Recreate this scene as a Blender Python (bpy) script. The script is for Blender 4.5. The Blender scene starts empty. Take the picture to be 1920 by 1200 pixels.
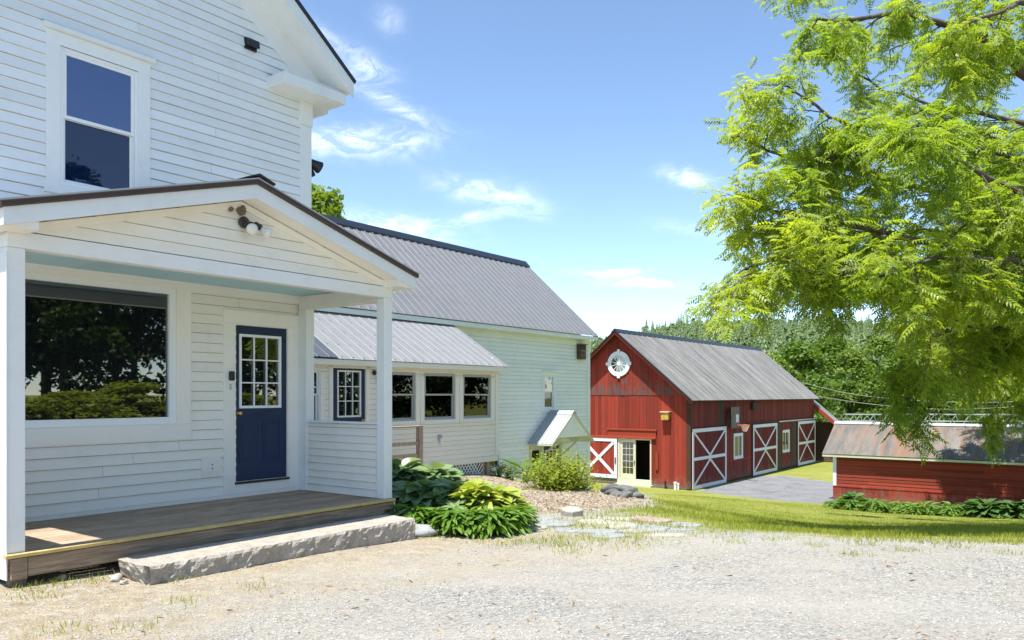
import bpy, bmesh, math, random
import numpy as np
from mathutils import Vector, Matrix
random.seed(7); RNG = np.random.default_rng(11)
SC = bpy.context.scene; COL = SC.collection
PI = math.pi; R = math.radians

# ------------------------------------------------------------------ helpers
def tag(o, label=None, cat=None, group=None, kind=None):
    if label: o['label'] = label
    if cat: o['category'] = cat
    if group: o['group'] = group
    if kind: o['kind'] = kind
    return o

def thing(name, label, cat, loc=(0, 0, 0), rotz=0.0, group=None):
    o = bpy.data.objects.new(name, None); COL.objects.link(o)
    o.empty_display_size = .2
    o.location = loc; o.rotation_euler = (0, 0, rotz)
    return tag(o, label, cat, group)

def copy_tree(o, parent=None):
    c = o.copy(); COL.objects.link(c)
    if parent: c.parent = parent
    for ch in list(o.children): copy_tree(ch, c)
    return c

class MB:
    def __init__(s): s.v = []; s.f = []; s.grime = []
    def pt(s, p): s.v.append((float(p[0]), float(p[1]), float(p[2]))); return len(s.v) - 1
    def poly(s, pts): s.f.append([s.pt(p) for p in pts])
    def box(s, x0, x1, y0, y1, z0, z1):
        if x0 > x1: x0, x1 = x1, x0
        if y0 > y1: y0, y1 = y1, y0
        if z0 > z1: z0, z1 = z1, z0
        b = len(s.v)
        s.v += [(x0,y0,z0),(x1,y0,z0),(x1,y1,z0),(x0,y1,z0),(x0,y0,z1),(x1,y0,z1),(x1,y1,z1),(x0,y1,z1)]
        s.f += [[b,b+3,b+2,b+1],[b+4,b+5,b+6,b+7],[b,b+1,b+5,b+4],[b+1,b+2,b+6,b+5],[b+2,b+3,b+7,b+6],[b+3,b,b+4,b+7]]
        return s
    def prism(s, pts, vec):
        n = len(pts); a = [s.pt(p) for p in pts]
        c = [s.pt((p[0]+vec[0], p[1]+vec[1], p[2]+vec[2])) for p in pts]
        s.f.append(a[::-1]); s.f.append(c)
        for i in range(n):
            j = (i+1) % n; s.f.append([a[i], a[j], c[j], c[i]])
        return s
    def bar(s, p, q, w, h, up=(0, 0, 1)):
        p = Vector(p); q = Vector(q); d = (q-p).normalized(); up = Vector(up)
        x = d.cross(up); 
        if x.length < 1e-5: x = d.cross(Vector((1, 0, 0)))
        x.normalize(); y = x.cross(d).normalized()
        x *= w/2; y *= h/2
        s.prism([p-x-y, p+x-y, p+x+y, p-x+y], q-p); return s
    def tube(s, pts, rad, n=8, cap=True):
        pts = [Vector(p) for p in pts]; rings = []
        if not hasattr(rad, '__len__'): rad = [rad]*len(pts)
        ref = None
        for i, p in enumerate(pts):
            d = (pts[min(i+1, len(pts)-1)] - pts[max(i-1, 0)])
            d = d.normalized() if d.length > 1e-9 else Vector((0, 0, 1))
            if ref is None: ref = Vector((0, 0, 1)) if abs(d.z) < .9 else Vector((1, 0, 0))
            x = d.cross(ref)
            if x.length < 1e-4: x = d.cross(Vector((.3, 1, .2)))
            x.normalize(); y = d.cross(x).normalized(); ref = y.cross(d) * -1 if False else ref
            rings.append([s.pt(p + (x*math.cos(2*PI*k/n) + y*math.sin(2*PI*k/n))*rad[i]) for k in range(n)])
        for a, b in zip(rings, rings[1:]):
            for k in range(n):
                s.f.append([a[k], a[(k+1) % n], b[(k+1) % n], b[k]])
        if cap: s.f.append(rings[0][::-1]); s.f.append(rings[-1])
        return s
    def lathe(s, prof, o=(0, 0, 0), ax=(0, 0, 1), n=16):
        o = Vector(o); ax = Vector(ax).normalized()
        x = ax.orthogonal().normalized(); y = ax.cross(x)
        rings = []
        for r, z in prof:
            rings.append([s.pt(o + ax*z + (x*math.cos(2*PI*k/n)+y*math.sin(2*PI*k/n))*max(r, 1e-4)) for k in range(n)])
        for a, b in zip(rings, rings[1:]):
            for k in range(n): s.f.append([a[k], a[(k+1) % n], b[(k+1) % n], b[k]])
        s.f.append(rings[0][::-1]); s.f.append(rings[-1]); return s
    def build(s, name, mat, parent=None, bevel=0, smooth=False):
        me = bpy.data.meshes.new(name); me.from_pydata(s.v, [], s.f)
        me.materials.append(mat)
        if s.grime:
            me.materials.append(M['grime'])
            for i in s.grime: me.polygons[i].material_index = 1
        if smooth: me.polygons.foreach_set('use_smooth', [True]*len(me.polygons))
        me.update()
        o = bpy.data.objects.new(name, me); COL.objects.link(o)
        if parent: o.parent = parent
        if bevel:
            b = o.modifiers.new('bevel', 'BEVEL'); b.width = bevel; b.segments = 2; b.limit_method = 'ANGLE'
        return o

def np_obj(name, V, F, mat, parent=None, smooth=False):
    """V (n,3), F (m,k) uniform polygons"""
    me = bpy.data.meshes.new(name); V = np.asarray(V, np.float32); F = np.asarray(F, np.int32)
    me.vertices.add(len(V)); me.vertices.foreach_set('co', V.ravel())
    k = F.shape[1]; me.loops.add(F.size); me.loops.foreach_set('vertex_index', F.ravel())
    me.polygons.add(len(F)); me.polygons.foreach_set('loop_start', np.arange(0, F.size, k, dtype=np.int32))
    if smooth: me.polygons.foreach_set('use_smooth', np.ones(len(F), bool))
    me.update(calc_edges=True); me.validate()
    me.materials.append(mat)
    o = bpy.data.objects.new(name, me); COL.objects.link(o)
    if parent: o.parent = parent
    return o

class Pl:
    """wall plane: a = along, n = outward, z = up; face 'v' looks to -y, face 'u' looks to -x"""
    def __init__(s, face, c): s.face = face; s.c = c
    def P(s, a, n, z): return (a, s.c-n, z) if s.face == 'v' else (s.c-n, a, z)
    def bx(s, mb, a0, a1, n0, n1, z0, z1):
        p = s.P(a0, n0, z0); q = s.P(a1, n1, z1); mb.box(p[0], q[0], p[1], q[1], p[2], q[2])
    def bar(s, mb, a0, z0, a1, z1, w, n0, n1):
        d = Vector((a1-a0, z1-z0)).normalized(); t = Vector((-d.y, d.x))*w/2
        c = [(a0+t.x, z0+t.y), (a1+t.x, z1+t.y), (a1-t.x, z1-t.y), (a0-t.x, z0-t.y)]
        A = [s.P(a, n0, z) for a, z in c]; B = Vector(s.P(0, n1, 0)) - Vector(s.P(0, n0, 0))
        mb.prism(A, B)

def clap(mb, pl, z0, z1, ulim, ex, holes=(), nb=.026, nt=.001, seed=0, maxlen=4.2):
    rnd = random.Random(seed); z = z0
    def piece(a0, a1, zl, zh, b0, b1, fl, fh):
        nl = nb+(nt-nb)*fl; nh = nb+(nt-nb)*fh
        t = min(.5, .0065/max(zh-zl, .01)); zc = zh-(zh-zl)*t; nc = nh+(nl-nh)*t; c0, c1 = b0+(a0-b0)*t, b1+(a1-b1)*t
        p = [mb.pt(pl.P(a0, nl, zl)), mb.pt(pl.P(a1, nl, zl)), mb.pt(pl.P(c1, nc, zc)), mb.pt(pl.P(c0, nc, zc)),
             mb.pt(pl.P(a0, -.012, zl)), mb.pt(pl.P(a1, -.012, zl)), mb.pt(pl.P(b1, nh, zh)), mb.pt(pl.P(b0, nh, zh))]
        mb.f += [[p[0], p[1], p[2], p[3]], [p[4], p[5], p[1], p[0]]]
        if fh > .95: mb.grime.append(len(mb.f))  # top strip of the board carries the painted shade line under the lap
        mb.f.append([p[3], p[2], p[6], p[7]])
    while z < z1-1e-4:
        zl = z; zh = min(z+ex, z1); z = zh
        l0, l1 = ulim(zl); h0, h1 = ulim(zh)
        if l1-l0 < .02: continue
        cuts = []
        for (a0, a1, c0, c1) in holes:
            if c0 < zh-.002 and c1 > zl+.002: cuts.append((a0, a1, c0, c1))
        xs = sorted(set([l0, l1]+[c for h in cuts for c in h[:2] if l0 < c < l1]))
        # random butt joints
        ex2 = []
        for a, b in zip(xs, xs[1:]):
            t = a+rnd.uniform(.8, maxlen)
            while t < b-.6: ex2.append(t); t += rnd.uniform(2, maxlen)
        xs = sorted(xs+ex2)
        jit = rnd.uniform(-.0015, .0015)
        for a, b in zip(xs, xs[1:]):
            m = (a+b)/2; hole = None
            for h in cuts:
                if h[0] < m < h[1]: hole = h
            ba = h0 if a == l0 else min(max(a, h0), h1); bb = h1 if b == l1 else min(max(b, h0), h1)
            g = .0012
            if hole is None: piece(a+g, b-g, zl+jit, zh, ba+g, bb-g, 0, 1)
            else:
                if hole[2] > zl+.004: piece(a, b, zl+jit, hole[2], a, b, 0, (hole[2]-zl)/ex)
                if hole[3] < zh-.004: piece(a, b, hole[3], zh, a, b, (hole[3]-zl)/ex, 1)

# ------------------------------------------------------------------ materials
def newmat(name):
    m = bpy.data.materials.new(name); m.use_nodes = True
    nt = m.node_tree; b = nt.nodes['Principled BSDF']; return m, nt, b

class NT:
    def __init__(s, nt): s.nt = nt
    def n(s, t, **kw):
        x = s.nt.nodes.new(t)
        for k, v in kw.items():
            if k.startswith('i_'):
                key = k[2:]; key = int(key) if key.isdigit() else key.replace('_', ' ')
                x.inputs[key].default_value = v
            else: setattr(x, k, v)
        return x
    def l(s, a, b): s.nt.links.new(a, b)
    def coord(s, scale=(1, 1, 1), kind='Object'):
        t = s.n('ShaderNodeTexCoord'); m = s.n('ShaderNodeMapping'); m.inputs['Scale'].default_value = scale
        s.l(t.outputs[kind], m.inputs['Vector']); return m.outputs['Vector']
    def noise(s, vec, scale, detail=4, rough=.55, dist=0.):
        x = s.n('ShaderNodeTexNoise'); x.inputs['Scale'].default_value = scale; x.inputs['Detail'].default_value = detail
        x.inputs['Roughness'].default_value = rough; x.inputs['Distortion'].default_value = dist
        if vec is not None: s.l(vec, x.inputs['Vector'])
        return x.outputs['Fac']
    def ramp(s, fac, stops, interp='LINEAR'):
        x = s.n('ShaderNodeValToRGB'); cr = x.color_ramp; cr.interpolation = interp
        while len(cr.elements) > 1: cr.elements.remove(cr.elements[-1])
        for i, (p, c) in enumerate(stops):
            e = cr.elements[0] if i == 0 else cr.elements.new(p)
            e.position = p
            e.color = (c, c, c, 1) if not hasattr(c, '__len__') else (*c, 1)
        s.l(fac, x.inputs['Fac']); return x.outputs['Color']
    def mix(s, fac, a, b, mode='MIX'):
        x = s.n('ShaderNodeMix', data_type='RGBA', blend_type=mode)
        for v, k in ((fac, 0), (a, 6), (b, 7)):
            if isinstance(v, (int, float)): x.inputs[k].default_value = v
            elif isinstance(v, (tuple, list)): x.inputs[k].default_value = (*v[:3], 1)
            else: s.l(v, x.inputs[k])
        return x.outputs[2]
    def math(s, op, a, b=None, c=None, clamp=False):
        x = s.n('ShaderNodeMath', operation=op, use_clamp=clamp)
        for i, v in enumerate((a, b, c)):
            if v is None: continue
            if isinstance(v, (int, float)): x.inputs[i].default_value = v
            else: s.l(v, x.inputs[i])
        return x.outputs[0]
    def bump(s, h, strength, dist, bsdf):
        x = s.n('ShaderNodeBump'); x.inputs['Strength'].default_value = strength; x.inputs['Distance'].default_value = dist
        s.l(h, x.inputs['Height']); s.l(x.outputs['Normal'], bsdf.inputs['Normal'])
    def island(s): return s.n('ShaderNodeNewGeometry').outputs['Random Per Island']

def mul(c, k): return tuple(min(1, x*k) for x in c)

def paint(name, col, rough=.5, var=.06, dirt=.25, dirtcol=(.32, .29, .22), grain=(1, 1, 6), peel=0., peelcol=(.3, .27, .22)):
    m, nt, b = newmat(name); N = NT(nt)
    c = N.coord()
    isl = N.island()
    base = N.ramp(isl, [(0, mul(col, 1-var)), (.5, col), (1, mul(col, 1+var))])
    d = N.ramp(N.noise(c, 2.3, 6, .65), [(.5, 0), (.78, 1)])
    fine = N.ramp(N.noise(N.coord((4, 4, 30)), 3, 5, .7), [(.56, 0), (.75, 1)])
    f = N.math('MULTIPLY', N.math('ADD', N.math('MULTIPLY', d, .6), N.math('MULTIPLY', fine, .5)), dirt, clamp=True)
    out = N.mix(f, base, dirtcol)
    if peel > 0:
        p = N.ramp(N.noise(N.coord((7, 7, 26)), 2.2, 8, .75), [(.66-.12*peel, 0), (.70-.1*peel, 1)])
        out = N.mix(N.math('MULTIPLY', p, .7), out, peelcol)
    N.l(out, b.inputs['Base Color']); b.inputs['Roughness'].default_value = rough
    b.inputs['Specular IOR Level'].default_value = .3
    N.bump(N.noise(N.coord((3, 3, 22)), 9, 5, .6), .12, .01, b)
    return m

def plain(name, col, rough=.5, metal=0., bump=0., bscale=40, var=0.1, spec=.5):
    m, nt, b = newmat(name); N = NT(nt)
    c = N.coord(); f = N.noise(c, 6, 5, .6)
    N.l(N.ramp(f, [(.25, mul(col, 1-var*1.6)), (.75, mul(col, 1+var))]), b.inputs['Base Color'])
    b.inputs['Roughness'].default_value = rough; b.inputs['Metallic'].default_value = metal
    b.inputs['Specular IOR Level'].default_value = spec
    if bump: N.bump(N.noise(c, bscale, 6, .65), bump, .02, b)
    return m

def wood(name, col, along='x', rough=.75, var=.3, dark=(.08, .06, .045)):
    m, nt, b = newmat(name); N = NT(nt)
    sc = {'x': (1.2, 26, 26), 'y': (26, 1.2, 26), 'z': (26, 26, 1.2)}[along]
    isl = N.island(); base = N.ramp(isl, [(0, mul(col, 1-var)), (1, mul(col, 1+var))])
    g = N.noise(N.coord(sc), 1.6, 7, .7, .6)
    o = N.mix(N.math('MULTIPLY', N.ramp(g, [(.42, 1), (.62, 0)]), .65), base, dark)
    st = N.ramp(N.noise(N.coord(), 1.7, 5, .65), [(.45, 0), (.75, 1)])
    o = N.mix(N.math('MULTIPLY', st, .3), o, dark)
    N.l(o, b.inputs['Base Color']); b.inputs['Roughness'].default_value = rough
    b.inputs['Specular IOR Level'].default_value = .25
    N.bump(g, .35, .01, b); return m

def redboard(name, col, along='z', weather=.5, peelz=None):
    m, nt, b = newmat(name); N = NT(nt)
    sc = {'z': (9, 9, .55), 'x': (.5, 9, 9), 'y': (9, .5, 14)}[along]
    isl = N.island(); base = N.ramp(isl, [(0, mul(col, .72)), (.5, col), (1, mul(col, 1.22))])
    g = N.noise(N.coord(sc), 1.1, 7, .68, .4)
    o = N.mix(N.math('MULTIPLY', N.ramp(g, [(.48, 0), (.74, 1)]), .75*weather), base, (.07, .035, .028))
    wv = N.noise(N.coord(tuple(x*1.9 for x in sc)), 1.4, 8, .75)
    o = N.mix(N.math('MULTIPLY', N.ramp(wv, [(.62, 0), (.72, 1)]), .5*weather), o, (.33, .2, .17))
    if peelz:
        t = N.n('ShaderNodeTexCoord'); sx = N.n('ShaderNodeSeparateXYZ'); N.l(t.outputs['Object'], sx.inputs[0])
        mr = N.n('ShaderNodeMapRange'); mr.inputs[1].default_value = peelz[0]; mr.inputs[2].default_value = peelz[1]
        mr.inputs[3].default_value = 1; mr.inputs[4].default_value = 0; N.l(sx.outputs[2], mr.inputs[0])
        pn = N.noise(N.coord((3.5, 3.5, 1.3)), 1.7, 9, .72)
        k = N.ramp(N.math('ADD', pn, N.math('MULTIPLY', mr.outputs[0], .2)), [(.62, 0), (.7, 1)])
        o = N.mix(N.math('MULTIPLY', k, .85), o, (.1, .085, .08))
    t2 = N.n('ShaderNodeTexCoord'); s2 = N.n('ShaderNodeSeparateXYZ'); N.l(t2.outputs['Object'], s2.inputs[0])
    m2 = N.n('ShaderNodeMapRange'); m2.inputs[1].default_value = .0; m2.inputs[2].default_value = 1.1; m2.inputs[3].default_value = .30; m2.inputs[4].default_value = -.1; N.l(s2.outputs[2], m2.inputs[0])
    sp = N.ramp(N.math('ADD', N.noise(N.coord((2.5, 2.5, 1.2)), 2, 7, .7), m2.outputs[0]), [(.58, 0), (.78, 1)])
    o = N.mix(N.math('MULTIPLY', sp, .55), o, (.20, .13, .10))
    N.l(o, b.inputs['Base Color']); b.inputs['Roughness'].default_value = .8
    b.inputs['Specular IOR Level'].default_value = .2
    N.bump(g, .4, .012, b); return m

def glass(name, tint=(.006, .008, .009), ior=2.1, wav=.0):
    m, nt, b = newmat(name); N = NT(nt)
    b.inputs['Base Color'].default_value = (*tint, 1); b.inputs['Roughness'].default_value = .012
    b.inputs['IOR'].default_value = ior
    if wav: N.bump(N.noise(N.coord(), 1.3, 2), wav, .02, b)
    return m

def clear_glass(name, k=.72):
    m, nt, b = newmat(name); N = NT(nt); nt.nodes.remove(b)
    t = N.n('ShaderNodeBsdfTransparent'); t.inputs[0].default_value = (k, k*1.02, k, 1)
    g = N.n('ShaderNodeBsdfGlossy'); g.inputs['Roughness'].default_value = .01
    fr = N.n('ShaderNodeFresnel'); fr.inputs[0].default_value = 1.75
    mx = N.n('ShaderNodeMixShader'); N.l(fr.outputs[0], mx.inputs[0]); N.l(t.outputs[0], mx.inputs[1]); N.l(g.outputs[0], mx.inputs[2])
    N.l(mx.outputs[0], nt.nodes['Material Output'].inputs['Surface']); return m

def leaf(name, c0, c1, trans=.45, rough=.5, nscale=.5, tcol=None):
    m, nt, b = newmat(name); N = NT(nt)
    isl = N.island(); big = N.noise(N.coord(), nscale, 3, .6)
    f = N.math('ADD', N.math('MULTIPLY', isl, .45), N.math('MULTIPLY', N.ramp(big, [(.3, 0), (.7, 1)]), .55))
    col = N.ramp(f, [(0, c0), (1, c1)])
    N.l(col, b.inputs['Base Color']); b.inputs['Roughness'].default_value = rough
    b.inputs['Specular IOR Level'].default_value = .35
    tr = N.n('ShaderNodeBsdfTranslucent'); N.l(N.mix(1, col, tcol or (1.9, 1.75, .7), 'MULTIPLY'), tr.inputs[0])
    mx = N.n('ShaderNodeMixShader'); mx.inputs[0].default_value = trans
    N.l(b.outputs[0], mx.inputs[1]); N.l(tr.outputs[0], mx.inputs[2])
    N.l(mx.outputs[0], nt.nodes['Material Output'].inputs['Surface']); return m

def metalroof(name, col, streak=.2, rough=.35, metal=.3, up=(1, .3, .3), rust=0., var=.05, rustcol=(.33, .13, .05)):
    m, nt, b = newmat(name); N = NT(nt)
    g = N.noise(N.coord(up), 1.5, 7, .7)
    o = N.ramp(g, [(.3, mul(col, 1-streak)), (.7, mul(col, 1+streak))])
    g2 = N.noise(N.coord(), 3.1, 6, .7)
    o = N.mix(N.ramp(g2, [(.35, .25), (.6, 0)]), o, mul(col, .55))
    if rust:
        r = N.noise(N.coord(tuple(x*.8 for x in up)), .9, 8, .72)
        o = N.mix(N.ramp(r, [(.60-rust*.12, 0), (.72-rust*.12, .85)]), o, rustcol)
    N.l(o, b.inputs['Base Color']); b.inputs['Roughness'].default_value = rough; b.inputs['Metallic'].default_value = metal
    return m

def rockmat(name, c0, c1, bump=.6, sc=9):
    m, nt, b = newmat(name); N = NT(nt); c = N.coord()
    n1 = N.noise(c, sc, 9, .72); n2 = N.noise(c, sc*9, 4, .6)
    o = N.ramp(n1, [(.28, c0), (.72, c1)])
    o = N.mix(N.ramp(n2, [(.6, 0), (.72, .5)]), o, mul(c0, .5))
    N.l(o, b.inputs['Base Color']); b.inputs['Roughness'].default_value = .85
    N.bump(N.math('ADD', n1, N.math('MULTIPLY', n2, .35)), bump, .05, b); return m

M = {}
M['grime'] = plain('lap_shade_strip', (.32, .31, .28), .9, var=.35)  # dark colour that paints the shadow line below each clapboard lap
M['house'] = paint('house_paint', (.765, .79, .81), var=.05, dirt=.22, peel=.12)
M['porch'] = paint('porch_paint', (.82, .79, .72), var=.03, dirt=.28, peel=.1)
M['trim'] = paint('trim_paint', (.77, .785, .785), var=.025, dirt=.26)
M['trimw'] = paint('trim_warm_paint', (.83, .80, .74), var=.02, dirt=.2, peel=.05)
M['wing'] = paint('wing_bounce_paint', (.80, .85, .80), var=.04, dirt=.28, peel=.1)  # white paint with green bounce light from the grass mixed in
M['sunr'] = paint('sunroom_paint', (.84, .815, .75), var=.025, dirt=.16)
M['vinyl'] = plain('vinyl_sash', (.80, .82, .83), .4, var=.02)
M['greysash'] = plain('grey_sash', (.42, .43, .43), .45, var=.03)
M['blueceil'] = paint('blue_ceiling_paint', (.42, .64, .73), var=.05, dirt=.12)
M['navy'] = plain('navy_door', (.009, .022, .072), .42, bump=.05, var=.12)
M['brown'] = plain('brown_drip_edge', (.06, .035, .025), .4, var=.1)
M['black'] = plain('black_metal', (.015, .015, .017), .45, var=.2)
M['darkbronze'] = plain('dark_bronze', (.035, .027, .02), .4, var=.2)
M['shingle'] = plain('dark_shingle', (.05, .04, .035), .9, bump=.6, bscale=60, var=.4)
M['brass'] = plain('brass', (.72, .5, .18), .22, 1., var=.05)
M['bulb'] = plain('white_bulb_glass', (.75, .74, .68), .15, var=.04)
M['nest'] = rockmat('nest_mud', (.13, .09, .055), (.33, .26, .18), .8, 30)
M['glass'] = glass('window_glass', ior=2.45)
M['glassup'] = glass('upper_window_glass', (.002, .03, .15), 2.3, .22)  # blue base colour paints in the reflected sky
M['screen'] = glass('screened_glass', (.003, .012, .045), 1.7, .3)  # fainter blue of the reflected sky, also put into the base colour
M['doorglass'] = glass('door_glass', ior=2.3)
M['clear'] = clear_glass('clear_glass')
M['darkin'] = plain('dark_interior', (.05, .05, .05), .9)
M['inwall'] = plain('interior_wall', (.45, .45, .42), .9)
M['deck'] = wood('deck_boards', (.56, .41, .285), 'x', var=.2, dark=(.15, .11, .08))
M['joist'] = wood('joist_wood', (.46, .34, .235), 'x', var=.1, dark=(.13, .09, .06))
M['postwood'] = wood('post_wood', (.56, .44, .32), 'z', var=.12, dark=(.2, .15, .11))
M['greywood'] = wood('weathered_grey_wood', (.26, .22, .18), 'z', var=.2)
M['yellow'] = plain('yellow_paint', (.58, .43, .16), .6, bump=.1, var=.16)
M['granite'] = rockmat('granite', (.34, .295, .235), (.56, .515, .445), 1.0, 7)
M['stone'] = rockmat('flagstone', (.20, .22, .235), (.36, .365, .35), .3, 4)
M['paleston'] = rockmat('pale_flagstone', (.31, .285, .24), (.45, .42, .36), .3, 4)
M['brownstone'] = rockmat('brown_flagstone', (.26, .19, .15), (.40, .32, .26), .3, 4)
M['rock'] = rockmat('field_rock', (.07, .075, .075), (.22, .22, .21), .6, 6)
M['roofm'] = metalroof('grey_metal_roof', (.155, .16, .17), .05, .6, .0, (.6, .25, .25))
M['roofs'] = metalroof('sunroom_metal_roof', (.215, .22, .228), .05, .6, .0, (.6, .25, .25))
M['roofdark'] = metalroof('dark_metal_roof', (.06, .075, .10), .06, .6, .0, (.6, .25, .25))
M['roofcan'] = metalroof('canopy_metal_roof', (.40, .42, .43), .05, .4, .1, (.3, .6, .3))
M['barnroof'] = metalroof('barn_metal_roof', (.185, .18, .168), .6, .7, .0, (3.2, .22, .22))
M['shedroof'] = metalroof('rusty_corrugated_roof', (.165, .15, .132), .5, .7, .1, (.3, 1.6, .3), rust=.8, rustcol=(.235, .12, .065))
M['roofedge'] = plain('dark_ridge_metal', (.02, .025, .032), .35, .2)
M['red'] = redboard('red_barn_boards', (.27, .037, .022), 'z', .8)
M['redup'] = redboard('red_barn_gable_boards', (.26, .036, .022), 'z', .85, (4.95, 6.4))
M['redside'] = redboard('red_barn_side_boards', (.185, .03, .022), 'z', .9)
M['reddoor'] = redboard('red_door_boards', (.155, .022, .018), 'z', .5)
M['redtrim'] = redboard('red_lintel', (.33, .05, .025), 'y', .4)
M['shedred'] = redboard('red_shed_boards', (.26, .042, .024), 'y', .75)
M['darkboard'] = redboard('bare_dark_boards', (.075, .045, .03), 'z', .5)
M['barnwhite'] = paint('barn_white_paint', (.74, .76, .78), var=.05, dirt=.3, peel=.25)
M['cream'] = paint('cream_door_paint', (.62, .58, .45), var=.03, dirt=.2)
M['greentrim'] = paint('pale_green_trim', (.56, .60, .42), var=.03, dirt=.25)
M['bark'] = rockmat('tree_bark', (.06, .045, .035), (.17, .13, .10), .8, 8)
M['steel'] = plain('galvanised_steel', (.55, .57, .58), .4, .5, var=.1)
M['wire'] = plain('wire_cable', (.34, .34, .33), .5)
M['whitepipe'] = plain('white_plastic', (.80, .80, .78), .4, var=.03)
M['net'] = plain('net_cord', (.62, .42, .34), .8)
M['orange'] = plain('orange_rim', (.55, .16, .06), .5)
M['lantern'] = plain('amber_wood_box', (.55, .33, .06), .6, bump=.2, var=.45)
M['leafbig'] = leaf('walnut_leaf', (.105, .215, .028), (.40, .45, .055), .5, .42, .45, (1.7, 1.7, .6))
M['leafbg'] = leaf('maple_leaf', (.05, .115, .018), (.15, .235, .03), .35, .55, .35)
M['leafbg2'] = leaf('birch_leaf', (.075, .15, .022), (.20, .27, .04), .35, .55, .35)
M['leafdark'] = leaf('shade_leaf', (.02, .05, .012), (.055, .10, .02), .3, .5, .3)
M['forest'] = leaf('forest_leaf', (.11, .185, .085), (.27, .33, .15), .25, .7, .02)  # pale haze of distance is mixed into the leaf colour
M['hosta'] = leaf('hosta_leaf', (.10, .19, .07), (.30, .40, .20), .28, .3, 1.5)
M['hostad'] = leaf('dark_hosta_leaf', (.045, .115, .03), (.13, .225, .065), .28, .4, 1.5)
M['hostay'] = leaf('gold_hosta_leaf', (.25, .34, .045), (.46, .49, .11), .3, .4, 2)
M['lance'] = leaf('lance_leaf', (.07, .17, .02), (.19, .31, .045), .35, .45, 2)
M['shrub'] = leaf('shrub_leaf', (.15, .24, .025), (.34, .38, .05), .4, .5, 1.5)
M['grassb'] = leaf('grass_blade', (.15, .22, .02), (.40, .41, .07), .35, .6, .6)
M['stem'] = plain('green_stem', (.12, .2, .04), .6)
M['twig'] = plain('twig', (.09, .06, .04), .8)
M['litter'] = plain('dry_leaf_litter', (.28, .15, .06), .9, var=.5)
M['pebble'] = rockmat('pebble', (.30, .30, .29), (.62, .60, .55), .2, 3)
# light and exposure
SUN_E = 4.8; SKY_STR = .168; EXPO = .91; SKY_DUST = .05; SKY_TINT = (1.05, 1.03, .96); CLOUD = (8.5, 8.6, 8.8)
# ------------------------------------------------------------------ frames
CZ = 1.6; FPX = 1486.; HPX = 740.
class Frame:
    def __init__(s, L, d, th, z0): s.o = (L, d, z0); s.rz = PI/2-R(th); t = R(th); s.U = (math.sin(t), math.cos(t)); s.V = (-math.cos(t), math.sin(t))
    def w(s, u, v, z=0): return (s.o[0]+u*s.U[0]+v*s.V[0], s.o[1]+u*s.U[1]+v*s.V[1], s.o[2]+z)
HF = Frame(-4.169, 6.544, 36.45, .271)
BF = Frame(9.267, 41.184, 36.83, -3.359)
SF = Frame(14.892, 36.7, 36.6, 0.)
def wp(px, py, d):      # a point d metres ahead, from its place in the photograph
    return ((px-960)/FPX*d, d, CZ+(HPX-py)/FPX*d)
def ft(fr, name, label, cat, u=0, v=0, z=0, group=None):
    return thing(name, label, cat, fr.w(u, v, z), fr.rz, group)

# ------------------------------------------------------------------ windows and doors
def dhwin(par, pl, a0, a1, z0, z1, cas=.14, mid=None, cm='trim', fm='vinyl', gm='glass', gm2=None, top=.05, sill=.05, casz0=None, casz1=None, depth=.08):
    """double-hung window: casing, sill and head are the part; sashes and panes its sub-parts"""
    mb = MB(); cz1 = casz1 or z1+cas; cz0 = casz0 or z0-sill
    pl.bx(mb, a0-cas, a0, -.01, .026, cz0, cz1-cas*.98); pl.bx(mb, a1, a1+cas, -.01, .026, cz0, cz1-cas*.98)
    pl.bx(mb, a0-cas, a1+cas, -.01, .026, z1, cz1)
    if top: pl.bx(mb, a0-cas-.04, a1+cas+.04, -.01, .075, cz1+.002, cz1+top)
    pl.bx(mb, a0-cas-.02, a1+cas+.02, -.01, .05, cz0-sill*.9, cz0-.001)
    if cz0 < z0-.002: pl.bx(mb, a0, a1, -.01, .024, cz0, z0)
    w = mb.build('window', M[cm], par, bevel=.004)
    f = .035; mb = MB()
    for (p, q, r, s) in ((a0, a0+f, z0, z1), (a1-f, a1, z0, z1), (a0+f, a1-f, z1-f, z1), (a0+f, a1-f, z0, z0+f)):
        pl.bx(mb, p, q, -depth, .012, r, s)
    mb.build('frame', M[fm], w, bevel=.003)
    mid = mid or (z0+z1)/2
    for (c0, c1, n0, g) in ((mid-.012, z1-f, -.03, gm), (z0+f, mid+.02, -.062, gm2 or gm)):
        s = .036; mb = MB(); A0, A1 = a0+f+.001, a1-f-.001
        for (p, q, r, t) in ((A0, A0+s, c0, c1), (A1-s, A1, c0, c1), (A0+s, A1-s, c1-s, c1), (A0+s, A1-s, c0, c0+s)):
            pl.bx(mb, p, q, n0, n0+.028, r, t)
        mb.build('sash', M[fm], w, bevel=.002)
        mb = MB(); pl.bx(mb, A0+s-.004, A1-s+.004, n0+.010, n0+.014, c0+s-.004, c1-s+.004)
        mb.build('pane', M[g], w)
    return w

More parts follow.
